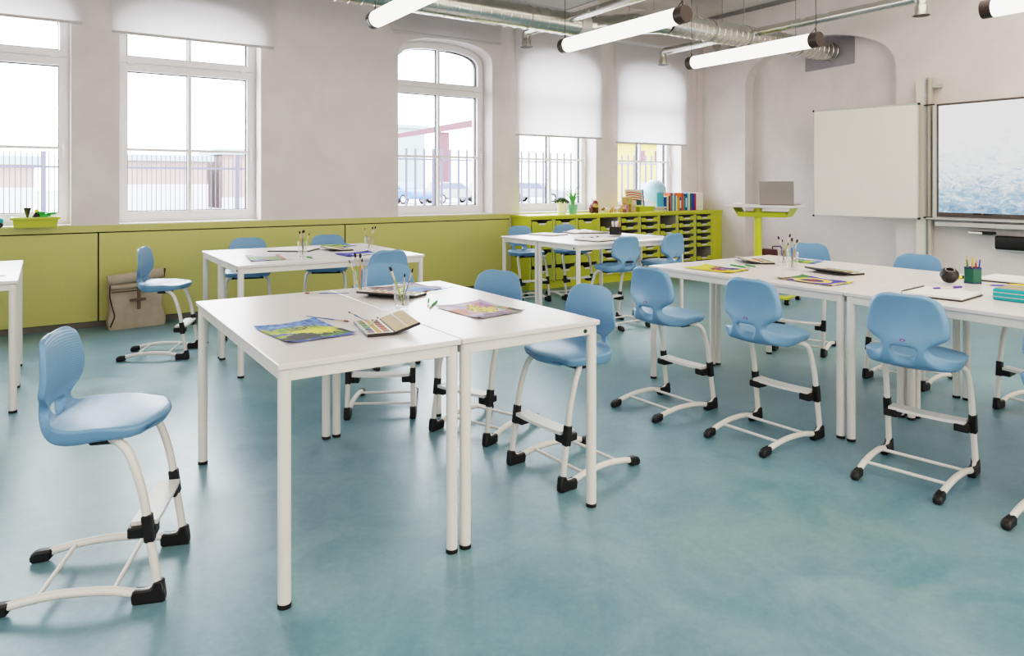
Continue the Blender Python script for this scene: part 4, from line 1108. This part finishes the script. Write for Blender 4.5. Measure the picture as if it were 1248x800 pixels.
def brush(p0, p1, hm, label, big=True, group='paint brushes', dark=True):
    # p0 = end of the handle, p1 = tip of the bristles
    a, b = Vector(p0), Vector(p1); L = (b-a).length
    t = thing('paint_brush', label, 'paint brush', a, 0, group)
    t.rotation_mode = 'QUATERNION'; t.rotation_quaternion = Vector((0, 0, 1)).rotation_difference((b-a).normalized())
    k = 1.0 if big else .62
    obj('handle', MB().tube([(0, 0, 0), (0, 0, L*.25), (0, 0, L*.55), (0, 0, L*.68)], [.0016, .003*k, .0046*k, .0034*k], 10), hm, t)
    obj('ferrule', MB().tube([(0, 0, L*.67), (0, 0, L*.80), (0, 0, L*.89)], [.0036*k, .0042*k, .0052*k], 10), M['ferrule'], t)
    obj('bristles', MB().tube([(0, 0, L*.885), (0, 0, L*.95), (0, 0, L)], [.0052*k, .0066*k, .0045*k if big else .0012], 10), M['bristle'] if dark else M['tipr'], t)
def in_glass(k, dx, dy, tx, ty, tz, hm, label, big=True, dark=True):
    x, y = GL[k]; brush((x+dx, y+dy, TT+.013), (x+tx, y+ty, TT+tz), hm, label, big, 'brushes standing in glasses', dark)
rgt = (.8327, -.5537)             # photo right in room axes, used to lean the brushes the way they lean
def lean(k, b, tip, z, hm, label, big=True, dark=True):
    in_glass(k, rgt[0]*b, rgt[1]*b, rgt[0]*tip, rgt[1]*tip, z, hm, label, big, dark)
lean('n1', .008, -.058, .165, M['bgreen'], 'thin green brush with reddish tip in the far glass of the front block', False, False)
lean('n1', -.004, -.027, .20, M['bgreen'], 'thick green brush with a black tip in the far glass of the front block')
lean('n1', 0, .001, .197, M['borange'], 'thick orange brush in the far glass of the front block')
lean('n1', .008, .010, .173, M['bblue'], 'blue brush in the far glass of the front block', False)
lean('n2', .010, -.052, .185, M['bgreen'], 'thick green brush leaning left in the near glass of the front block')
lean('n2', .006, .014, .155, M['bgreen'], 'thin green brush standing upright in the near glass of the front block', False)
lean('n2', .002, .050, .178, M['bblue'], 'blue brush leaning right in the near glass of the front block', False)
lean('wa', .006, -.022, .19, M['borange'], 'orange brush in the left glass of the wall side table')
lean('wa', .0, .004, .195, M['bblue'], 'blue brush in the left glass of the wall side table')
lean('wa', .004, .012, .198, M['bgreen'], 'tall green brush in the left glass of the wall side table')
lean('wa', -.004, .055, .175, M['bgreen'], 'short green brush leaning right in the left glass of the wall side table', False)
lean('wb', .008, -.036, .185, M['bblue'], 'blue brush leaning left in the right glass of the wall side table', False, False)
lean('wb', -.006, .034, .195, M['borange'], 'orange brush in the right glass of the wall side table')
lean('wb', .0, .056, .198, M['bgreen'], 'green brush in the right glass of the wall side table')
lean('ra', .012, -.035, .195, M['bblue'], 'blue brush leaning left in the further glass of the right table')
lean('ra', -.008, .048, .21, M['bgreen'], 'tall green brush in the further glass of the right table')
lean('ra', .0, -.006, .175, M['borange'], 'thin orange brush in the further glass of the right table', False)
lean('rb', -.004, -.004, .205, M['bblue'], 'thick blue brush with a black tip in the nearer glass of the right table')
lean('rb', -.012, .032, .195, M['borange'], 'orange brush leaning right in the nearer glass of the right table')
lean('rb', .008, -.032, .178, M['bgreen'], 'thin green brush leaning left in the nearer glass of the right table', False)
brush((.905, 2.895, TT+.006), (1.012, 2.69, TT+.006), M['bblue'], 'blue brush lying between the landscape painting and the open paint box', False, dark=False)
brush((1.272, 3.387, TT+.006), (1.087, 3.512, TT+.006), M['bblue'], 'blue brush lying at the far left of the front block, touching the table seam', False, dark=False)
brush((1.805, 3.275, TT+.008), (1.594, 3.204, TT+.006), M['bblue'], 'dark blue brush lying at the edge of the rainbow painting', False, dark=False)
brush((1.05, 2.61, TT+.018), (1.022, 2.725, TT+.038), M['bblue'], 'short blue brush sticking up from the open paint box', False, dark=False)
brush((.995, 2.47, TT+.019), (1.105, 2.62, TT+.024), M['bgreen'], 'thin green brush lying across the open paint box', False)
def pastel(a, b, label, z=TT):
    t = thing('pastel_stick', label, 'pastel', (a[0], a[1], z+.005), 0, 'green pastel sticks')
    d = Vector((b[0]-a[0], b[1]-a[1], 0)); L = d.length; d.normalize()
    obj('stick', MB().tube([(0, 0, 0), tuple(d*L*.75)], .005, 10), M['pastel'], t)
    obj('tip', MB().tube([tuple(d*L*.75), tuple(d*L*.88), tuple(d*L)], [.005, .004, .001], 10), M['ferrule'], t)
pastel((1.526, 3.01), (1.44, 2.85), 'green pastel stick left of its twin, beside the flower painting')
pastel((1.53, 2.935), (1.415, 2.79), 'green pastel stick right of its twin, beside the flower painting')
pastel((1.605, 5.282), (1.575, 5.15), 'green pastel stick lying in front of the left glass on the wall side table')
pastel((1.646, 5.255), (1.665, 5.104), 'green pastel stick lying right of the left glass on the wall side table')
pastel((3.87, 3.15), (3.835, 2.96), 'green pastel stick behind the yellow and red abstract painting')
pastel((3.95, 3.09), (3.915, 2.95), 'green pastel stick on the right table, further behind the abstract painting')

# ------------------------------------------------------------------ notebooks, pads, pens
def pad_obj(name, loc, rz, w, d, h, cover, label, cat, group=None, spiral=False):
    t = thing(name, label, cat, loc, rz, group)
    obj('back_cover', MB().bx(-w/2-.004, w/2+.004, -d/2-.004, d/2+.004, 0, .007, .001), cover, t)
    obj('pages', MB().bx(-w/2, w/2, -d/2, d/2, .007, h+.002, .001), M['wht'], t)
    if spiral:
        m = MB(); n = 22
        for i in range(n):
            x = -w/2+.012+(w-.024)*i/(n-1)
            m.tube([(x, d/2+.007*math.cos(a), .012+.0115*math.sin(a)) for a in [2*PI*k/10 for k in range(11)]], .0019, 6)
        obj('wire_spiral', m, mat('dark wire', '#55504c', .4, metal=.5), t)
    return t
pad_obj('sketch_pad', (1.735, 5.88, TT), R(50), .27, .33, .013, M['black'], 'black backed pad lying behind the left glass on the wall side table', 'pad')
pad_obj('notebook', (4.54, 6.12, TT), R(14), .26, .33, .012, M['grey'], 'grey backed notebook on the far left of the back block', 'notebook')
pad_obj('notebook', (4.48, 5.275, TT), R(10), .27, .30, .018, M['black'], 'notebook with two pens on its cover, at the near side of the back block', 'notebook')
pad_obj('sketchbook', (3.70, 1.725, TT), R(6), .28, .26, .017, M['black'], 'open spiral sketchbook with a violet pen on it', 'sketchbook', None, True)
pad_obj('drawing_pad', (4.60, 1.70, TT), R(4), .30, .40, .014, M['black'], 'blank pad behind the green pencil cup, cut by the right edge', 'pad')
def pen(loc, rz, body, cap, label, L=.14, name='pen', clear=None):
    t = thing(name, label, 'pen', loc, rz)
    obj('barrel', MB().tube([(-L/2, 0, .005), (L/2, 0, .005)], .004, 10), body, t)
    obj('cap', MB().tube([(L*.20, 0, .005), (L/2+.004, 0, .005)], .006, 10), cap, t)
    obj('grip', MB().tube([(-L*.30, 0, .005), (-L/2, 0, .005), (-L/2-.012, 0, .005)], [.0052, .0045, .001], 10), cap, t)
pen((3.845, 1.765, TT+.018), R(-18), M['clearp'], M['purple'], 'violet and clear pen lying on the open spiral sketchbook', .17)
pen((4.55, 5.36, TT+.019), R(20), M['clearp'], M['purple'], 'violet pen on the notebook in the back block')
pen((4.50, 5.42, TT+.019), R(-10), M['white'], M['lgrey'], 'pale pen on the notebook in the back block, left of the violet one', .12)
t = thing('highlighter', 'yellow highlighter between the black sharpener and the green cup', 'pen', (4.42, 1.975, TT), R(-8))
obj('barrel', MB().tube([(-.07, 0, .009), (.03, 0, .009)], .009, 12), M['hiy'], t); obj('cap', MB().tube([(.03, 0, .009), (.065, 0, .009)], .0095, 12), M['black'], t)
t = thing('pencil_sharpener', 'round black pencil sharpener on the right table', 'sharpener', (4.17, 1.905, TT), R(215))
Q = Matrix.Rotation(R(28), 4, 'Y')
m = MB().lathe([(0, -.038), (.024, -.038), (.034, -.032), (.047, -.006), (.048, .004), (.040, .024), (.030, .034), (.022, .036), (.018, .024), (0, .020)], 12).xf(Matrix.Translation((0, 0, .0495)) @ Q)
obj('casing', m, M['black'], t, smooth=25)
obj('shaving_opening', MB().lathe([(.020, .036), (.0235, .0372), (.0215, .0374), (.020, .034)], 12, caps=False).xf(Matrix.Translation((0, 0, .0495)) @ Q), M['grey'], t)
t = thing('pencil_cup', 'dark green hexagonal pencil cup with navy rims', 'pencil cup', (4.315, 1.85, TT), R(10))
hx = [(.046*math.cos(PI/3*k+.3), .046*math.sin(PI/3*k+.3)) for k in range(6)]; hi = [(x*.9, y*.9) for x, y in hx]
m = MB(); n = 6
vs = [(x, y, .004) for x, y in hx]+[(x, y, .086) for x, y in hx]+[(x, y, .086) for x, y in hi]+[(x, y, .012) for x, y in hi]
fs = [tuple(range(6))[::-1], tuple(range(18, 24))]
for k in range(6):
    j = (k+1) % 6
    for a in (0, 6, 12): fs.append((a+k, a+j, a+6+j, a+6+k))
obj('cup_wall', m.add(vs, fs), M['green'], t, smooth=20)
for z in (.0, .081):
    vs = [(x*1.03, y*1.03, z) for x, y in hx]+[(x*1.03, y*1.03, z+.007) for x, y in hx]+[(x*.89, y*.89, z+.007) for x, y in hx]+[(x*.89, y*.89, z) for x, y in hx]
    fs = []
    for k in range(6):
        j = (k+1) % 6
        for a, b in ((0, 6), (6, 12), (12, 18), (18, 0)): fs.append((a+k, a+j, b+j, b+k))
    obj('rim_band', MB().add(vs, fs), M['navy'], t, smooth=20)
def pencil(p0, p1, c, label, group='coloured pencils in the green cup'):
    a, b = Vector(p0), Vector(p1); L = (b-a).length
    t = thing('coloured_pencil', label, 'pencil', a, 0, group)
    t.rotation_mode = 'QUATERNION'; t.rotation_quaternion = Vector((0, 0, 1)).rotation_difference((b-a).normalized())
    pm = mat('pencil '+c, c, .4)
    obj('barrel', MB().tube([(0, 0, 0), (0, 0, L-.02)], .0042, 6), pm, t, smooth=20)
    obj('sharpened_wood', MB().tube([(0, 0, L-.021), (0, 0, L-.006)], [.0042, .0016], 10), M['wood'], t)
    obj('lead', MB().tube([(0, 0, L-.006), (0, 0, L)], [.0016, .0004], 8), pm, t)
pc = [('#2c7a3a', 'green', -.036), ('#d9772e', 'orange', -.024), ('#26242a', 'black', -.012), ('#3a3530', 'dark grey', -.004), ('#e3c42a', 'yellow', .006), ('#a5252c', 'red', .012), ('#c95a2c', 'rust orange', .022), ('#2f6a34', 'dark green', .029), ('#3c46a8', 'blue', .036)]
for k, (c, nm, u) in enumerate(pc):
    dep = .012*math.sin(k*2.1); z = .135+.02*math.sin(k*1.7+1)-(.025 if 'grey' in nm or nm == 'black' else 0)
    bx_, by_ = 4.315+rgt[0]*u*.6+.55*dep, 1.85+rgt[1]*u*.6+.83*dep
    tx_, ty_ = 4.315+rgt[0]*u+.55*dep, 1.85+rgt[1]*u+.83*dep
    pencil((bx_, by_, TT+.013), (tx_, ty_, TT+z), c, nm+' pencil standing in the green hexagonal cup')
pencil((4.34, 1.665, TT+.005), (4.25, 1.755, TT+.005), '#4048b0', 'blue pencil lying beside the teal pencil case', None)
pencil((4.44, 1.60, TT+.005), (4.30, 1.68, TT+.014), '#e0c22a', 'yellow pencil lying behind the teal pencil case', None)
t = thing('pencil_case', 'teal pencil case with beige zips at the right edge', 'pencil case', (3.865, 1.435, TT), R(1))
obj('case_body', MB().bx(-.09, .105, -.12, .10, 0, .055, .008, 2), M['teal'], t)
obj('zip_tape', MB().bx(-.0925, .1, -.1225, .102, .016, .0195, .001).bx(-.0925, .1, -.1225, .102, .036, .0395, .001), M['zipm'], t)
obj('flap', MB().bx(-.075, .105, -.118, .095, .0545, .0575, .001), mat('beige flap', '#a4937e', .8), t)
t = thing('pen_cup', 'square black pen cup on the back block', 'pen cup', (5.21, 5.79, TT), R(28))
m = MB(); a = .052
m.bx(-a, a, -a, -a+.006, 0, .085).bx(-a, a, a-.006, a, 0, .085).bx(-a, -a+.006, -a, a, 0, .085).bx(a-.006, a, -a, a, 0, .085).bx(-a, a, -a, a, 0, .006)
obj('cup_wall', m, M['black'], t)
for k, (dx, dy, c, nm) in enumerate(((-.03, .0, M['white'], 'white'), (-.015, .02, M['lgrey'], 'grey'), (.0, -.01, M['white'], 'second white'), (.015, .015, M['clearp'], 'clear'), (.025, -.02, M['borange'], 'orange'), (.035, .01, M['lgrey'], 'second grey'))):
    t = thing('felt_pen', nm+' felt pen standing in the square black cup', 'pen', (5.21+dx, 5.79+dy, TT+.007), 0, 'felt pens in the black cup')
    obj('barrel', MB().tube([(0, 0, 0), (dx*.3, dy*.3, .105)], .008, 10), c, t); obj('cap', MB().tube([(dx*.3, dy*.3, .10), (dx*.36, dy*.36, .135)], .0105, 10), M['white'] if nm != 'orange' else M['borange'], t)
# open book
t = thing('open_book', 'open book with brown covers on the back block', 'book', (5.09, 6.17, TT), R(-16))
for s, nm in ((-1, 'page_block'), (1, 'page_block')):
    vs = []; N = 10
    for j in (-.15, .15):
        for i in range(N+1):
            x = i/N; z = .006+.026*math.sin(PI*min(1, x*1.15)**.6)*(1-x*.35)
            vs.append((s*.21*x, j, z))
    vs += [(x, y, .004) for x, y, z in vs]
    n = N+1; fs = []
    for i in range(N):
        fs += [(i, i+1, n+i+1, n+i), (2*n+i, 3*n+i, 3*n+i+1, 2*n+i+1), (i, 2*n+i, 2*n+i+1, i+1), (n+i, n+i+1, 3*n+i+1, 3*n+i)]
    fs += [(0, n, 3*n, 2*n), (N, 2*n+N, 3*n+N, n+N)]
    obj(nm, MB().add(vs, fs), M['wht'], t)
obj('cover', MB().bx(-.222, .222, -.160, .160, 0, .009, .001), mat('brown book cover', '#4a3026', .6), t)
# magazines
def magazine(loc, rz, w, d, cm, label):
    t = thing('magazine', label, 'magazine', loc, rz, 'magazines on the back block')
    obj('pages', MB().bx(-w/2, w/2, -d/2, d/2, 0, .006, .001), M['wht'], t)
    obj('printed_cover', MB().bx(-w/2+.004, w/2-.012, -d/2+.09, d/2-.004, .0055, .0072), cm, t)
magazine((5.04, 5.36, TT), R(12), .30, .42, mat('dark print', '#4a4244', .4, var=.5, vscale=12), 'open magazine with a dark picture, right of the black pen cup')
magazine((5.325, 5.33, TT), R(9), .20, .34, mat('grey print', '#625a5e', .4, var=.4, vscale=9), 'second magazine at the right end of the back block')
t = thing('paper_sheet', 'thin sheet of paper on the table cut by the left edge', 'paper', (-.34, 5.24, TT), R(3))
obj('sheet', MB().bx(-.15, .15, -.04, .03, .0005, .004), M['grey'], t)

# ------------------------------------------------------------------ outside
gz = -.02
struct('ground', MB().bx(-60, 140, YW+WT+.05, 160, gz-.2, gz), M['ground'])
def fence(x0, x1, y, step, r, h, label):
    t = thing('street_fence', label, 'fence', ((x0+x1)/2, y, gz))
    a = (x1-x0)/2; m = MB(); k = -a
    while k <= a: m.tube([(k, 0, .05), (k, 0, h)], r, 6); k += step
    obj('bars', m, M['fence'], t)
    obj('rail', MB().bx(-a, a, -.012, .012, h-.2, h-.17), M['fence'], t); obj('rail', MB().bx(-a, a, -.012, .012, .5, .53), M['fence'], t)
    k = -a
    while k <= a: obj('post', MB().bx(k-.03, k+.03, -.03, .03, 0, h+.02), M['fence'], t); k += 2.4
fence(-2.4, 3.9, 11, .06, .008, 1.74, 'grey bar fence outside the two left windows, with closely set bars')
fence(4.3, 14.5, 11, .17, .022, 1.94, 'grey bar fence outside the right windows, with widely set bars')
def building(x0, x1, y, z1, m, label, wins=(), base=None, roof=None):
    t = thing('building', label, 'building', ((x0+x1)/2, y, gz), 0)
    a = (x1-x0)/2
    obj('wall', MB().bx(-a, a, 0, 5, 0, z1), m, t)
    if base: obj('wall_base', MB().bx(-a-.05, a+.05, -.1, 0, 0, base), M['pale'], t)
    obj('roof', MB().bx(-a-.3, a+.3, -.3, 5.3, z1, z1+.3), roof or M['roofg'], t)
    for wx, wz, ww, wh in wins: obj('window', MB().bx(wx-ww/2, wx+ww/2, -.06, .02, wz, wz+wh), M['brown'], t)
building(-2.2, -.3, 30, 2.0, M['brick'], 'small tan building seen through the leftmost window', base=1.2)
building(2.6, 7.2, 40, 2.5, M['brick'], 'low tan building behind the wide window, left part', base=1.3)
building(8.0, 12.0, 40, 2.9, M['brick'], 'low tan building behind the wide window, right part', base=.6)
building(36.5, 47, 40, 4.4, M['yellow'], 'yellow building seen below the blind nearest the corner', wins=[(-3.2, 3.0, .9, .9), (-1.2, 3.0, .9, .9), (1.0, 3.0, .9, .9), (3.2, 3.0, .9, .9)])
t = thing('canopy', 'red brown canopy roof on a brick pillar outside the arched window', 'canopy', (27.0, 53, gz))
obj('roof_slab', MB().prism([(-5.5, 4.6), (5.5, 6.5), (5.5, 7.2), (-5.5, 4.9)], -.5, .5, 'y'), M['brown'], t)
obj('pillar', MB().bx(.8, 1.7, -.2, .4, 0, 5.7), M['brown'], t)
building(17.0, 30.0, 60, 6.5, M['roofg'], 'pale grey hall beyond the canopy')
def car(x, y, rz, paint, label):
    t = thing('parked_car', label, 'car', (x, y, gz), rz, 'parked cars outside')
    prof = [(-2.1, .35), (2.1, .35), (2.15, .6), (2.0, .85), (1.1, .95), (-1.9, .98), (-2.15, .8)]
    obj('body', MB().prism(prof, -.85, .85, 'y', .06), paint, t)
    obj('cabin', MB().prism([(-1.75, .95), (1.05, .93), (.35, 1.42), (-1.3, 1.45)], -.76, .76, 'y', .05), paint, t)
    obj('side_window', MB().prism([(-1.5, .98), (.8, .97), (.25, 1.36), (-1.2, 1.38)], -.78, .78, 'y'), M['carg'], t)
    for wx in (-1.3, 1.3):
        for wy in (-.8, .8): 
            w = obj('wheel', MB().tube([(wx, wy-.1, .32), (wx, wy+.1, .32)], .32, 20), M['tyre'], t)
            obj('hub', MB().tube([(wx, wy-.11, .32), (wx, wy+.11, .32)], .19, 16), M['lgrey'], w)
car(19.75, 43.0, R(-75), M['carb'], 'blue parked car seen through the arched window')
car(23.6, 43.0, R(2), M['carw'], 'white parked van right of the blue car')
car(28.6, 46.0, R(10), M['carw'], 'white parked car at the right side of the arched window')
car(30.2, 42.0, R(-50), M['carw'], 'white parked car behind the two potted plants')
car(37.4, 37.0, R(20), M['carw'], 'white parked car in front of the yellow building')

# ------------------------------------------------------------------ light
w = bpy.data.worlds.new('overcast sky'); SC.world = w; w.use_nodes = True
bg = w.node_tree.nodes['Background']; bg.inputs[0].default_value = (.90, .95, 1, 1); bg.inputs[1].default_value = 13.0
for i, (a, b) in enumerate(WINS):
    l = bpy.data.lights.new('window_portal', 'AREA'); l.shape = 'RECTANGLE'; l.size = b-a; l.size_y = 2.1; l.cycles.is_portal = True
    o = bpy.data.objects.new('window_portal', l); COL.objects.link(o); o.location = ((a+b)/2, YW+WT+.02, SILL+1.05); o.rotation_euler = (R(-90), 0, 0)
def area(name, loc, rot, sx, sy, e, c=(1, 1, 1)):
    l = bpy.data.lights.new(name, 'AREA'); l.shape = 'RECTANGLE'; l.size = sx; l.size_y = sy; l.energy = e; l.color = c
    o = bpy.data.objects.new(name, l); COL.objects.link(o); o.location = loc; o.rotation_euler = rot; return o
area('overhead_fill', (2.0, -1.2, 3.7), (0, 0, 0), 7, 3, 75, (1, .88, .74))  # added overhead fill area, brightens the near half of the room
area('overhead_fill', (5.4, 2.2, 3.75), (0, 0, 0), 5, 3, 85, (1, .88, .74))  # second added overhead fill, lifts the right wall and whiteboard
area('wall_fill', (3.0, -3.4, 1.9), (R(90), 0, 0), 9, 2.6, 190, (1, .88, .75))  # added warm fill from the camera side, lifts the window wall
area('wall_fill', (-2.9, 1.5, 2.2), (0, R(-90), 0), 2.4, 5, 60, (.95, .97, 1))  # added cool fill, unseen, shining in from the end wall

# ------------------------------------------------------------------ camera and view
cam = bpy.data.cameras.new('camera'); co = bpy.data.objects.new('camera', cam); COL.objects.link(co)
co.location = (0, 0, 1.3139); co.rotation_euler = (R(90), 0, -.5868)
cam.sensor_width = 36; cam.lens = 858.93*36/1248; cam.shift_y = -(400-224.0156)/1248; cam.clip_start = .05; cam.clip_end = 500
SC.camera = co
SC.view_settings.view_transform = 'Filmic'; SC.view_settings.look = 'High Contrast'; SC.view_settings.exposure = 0.17
SC.cycles.use_denoising = True
SC.cycles.max_bounces = 10; SC.cycles.transparent_max_bounces = 16; SC.cycles.diffuse_bounces = 5
SC.cycles.sample_clamp_indirect = 6; SC.cycles.caustics_reflective = False; SC.cycles.caustics_refractive = False
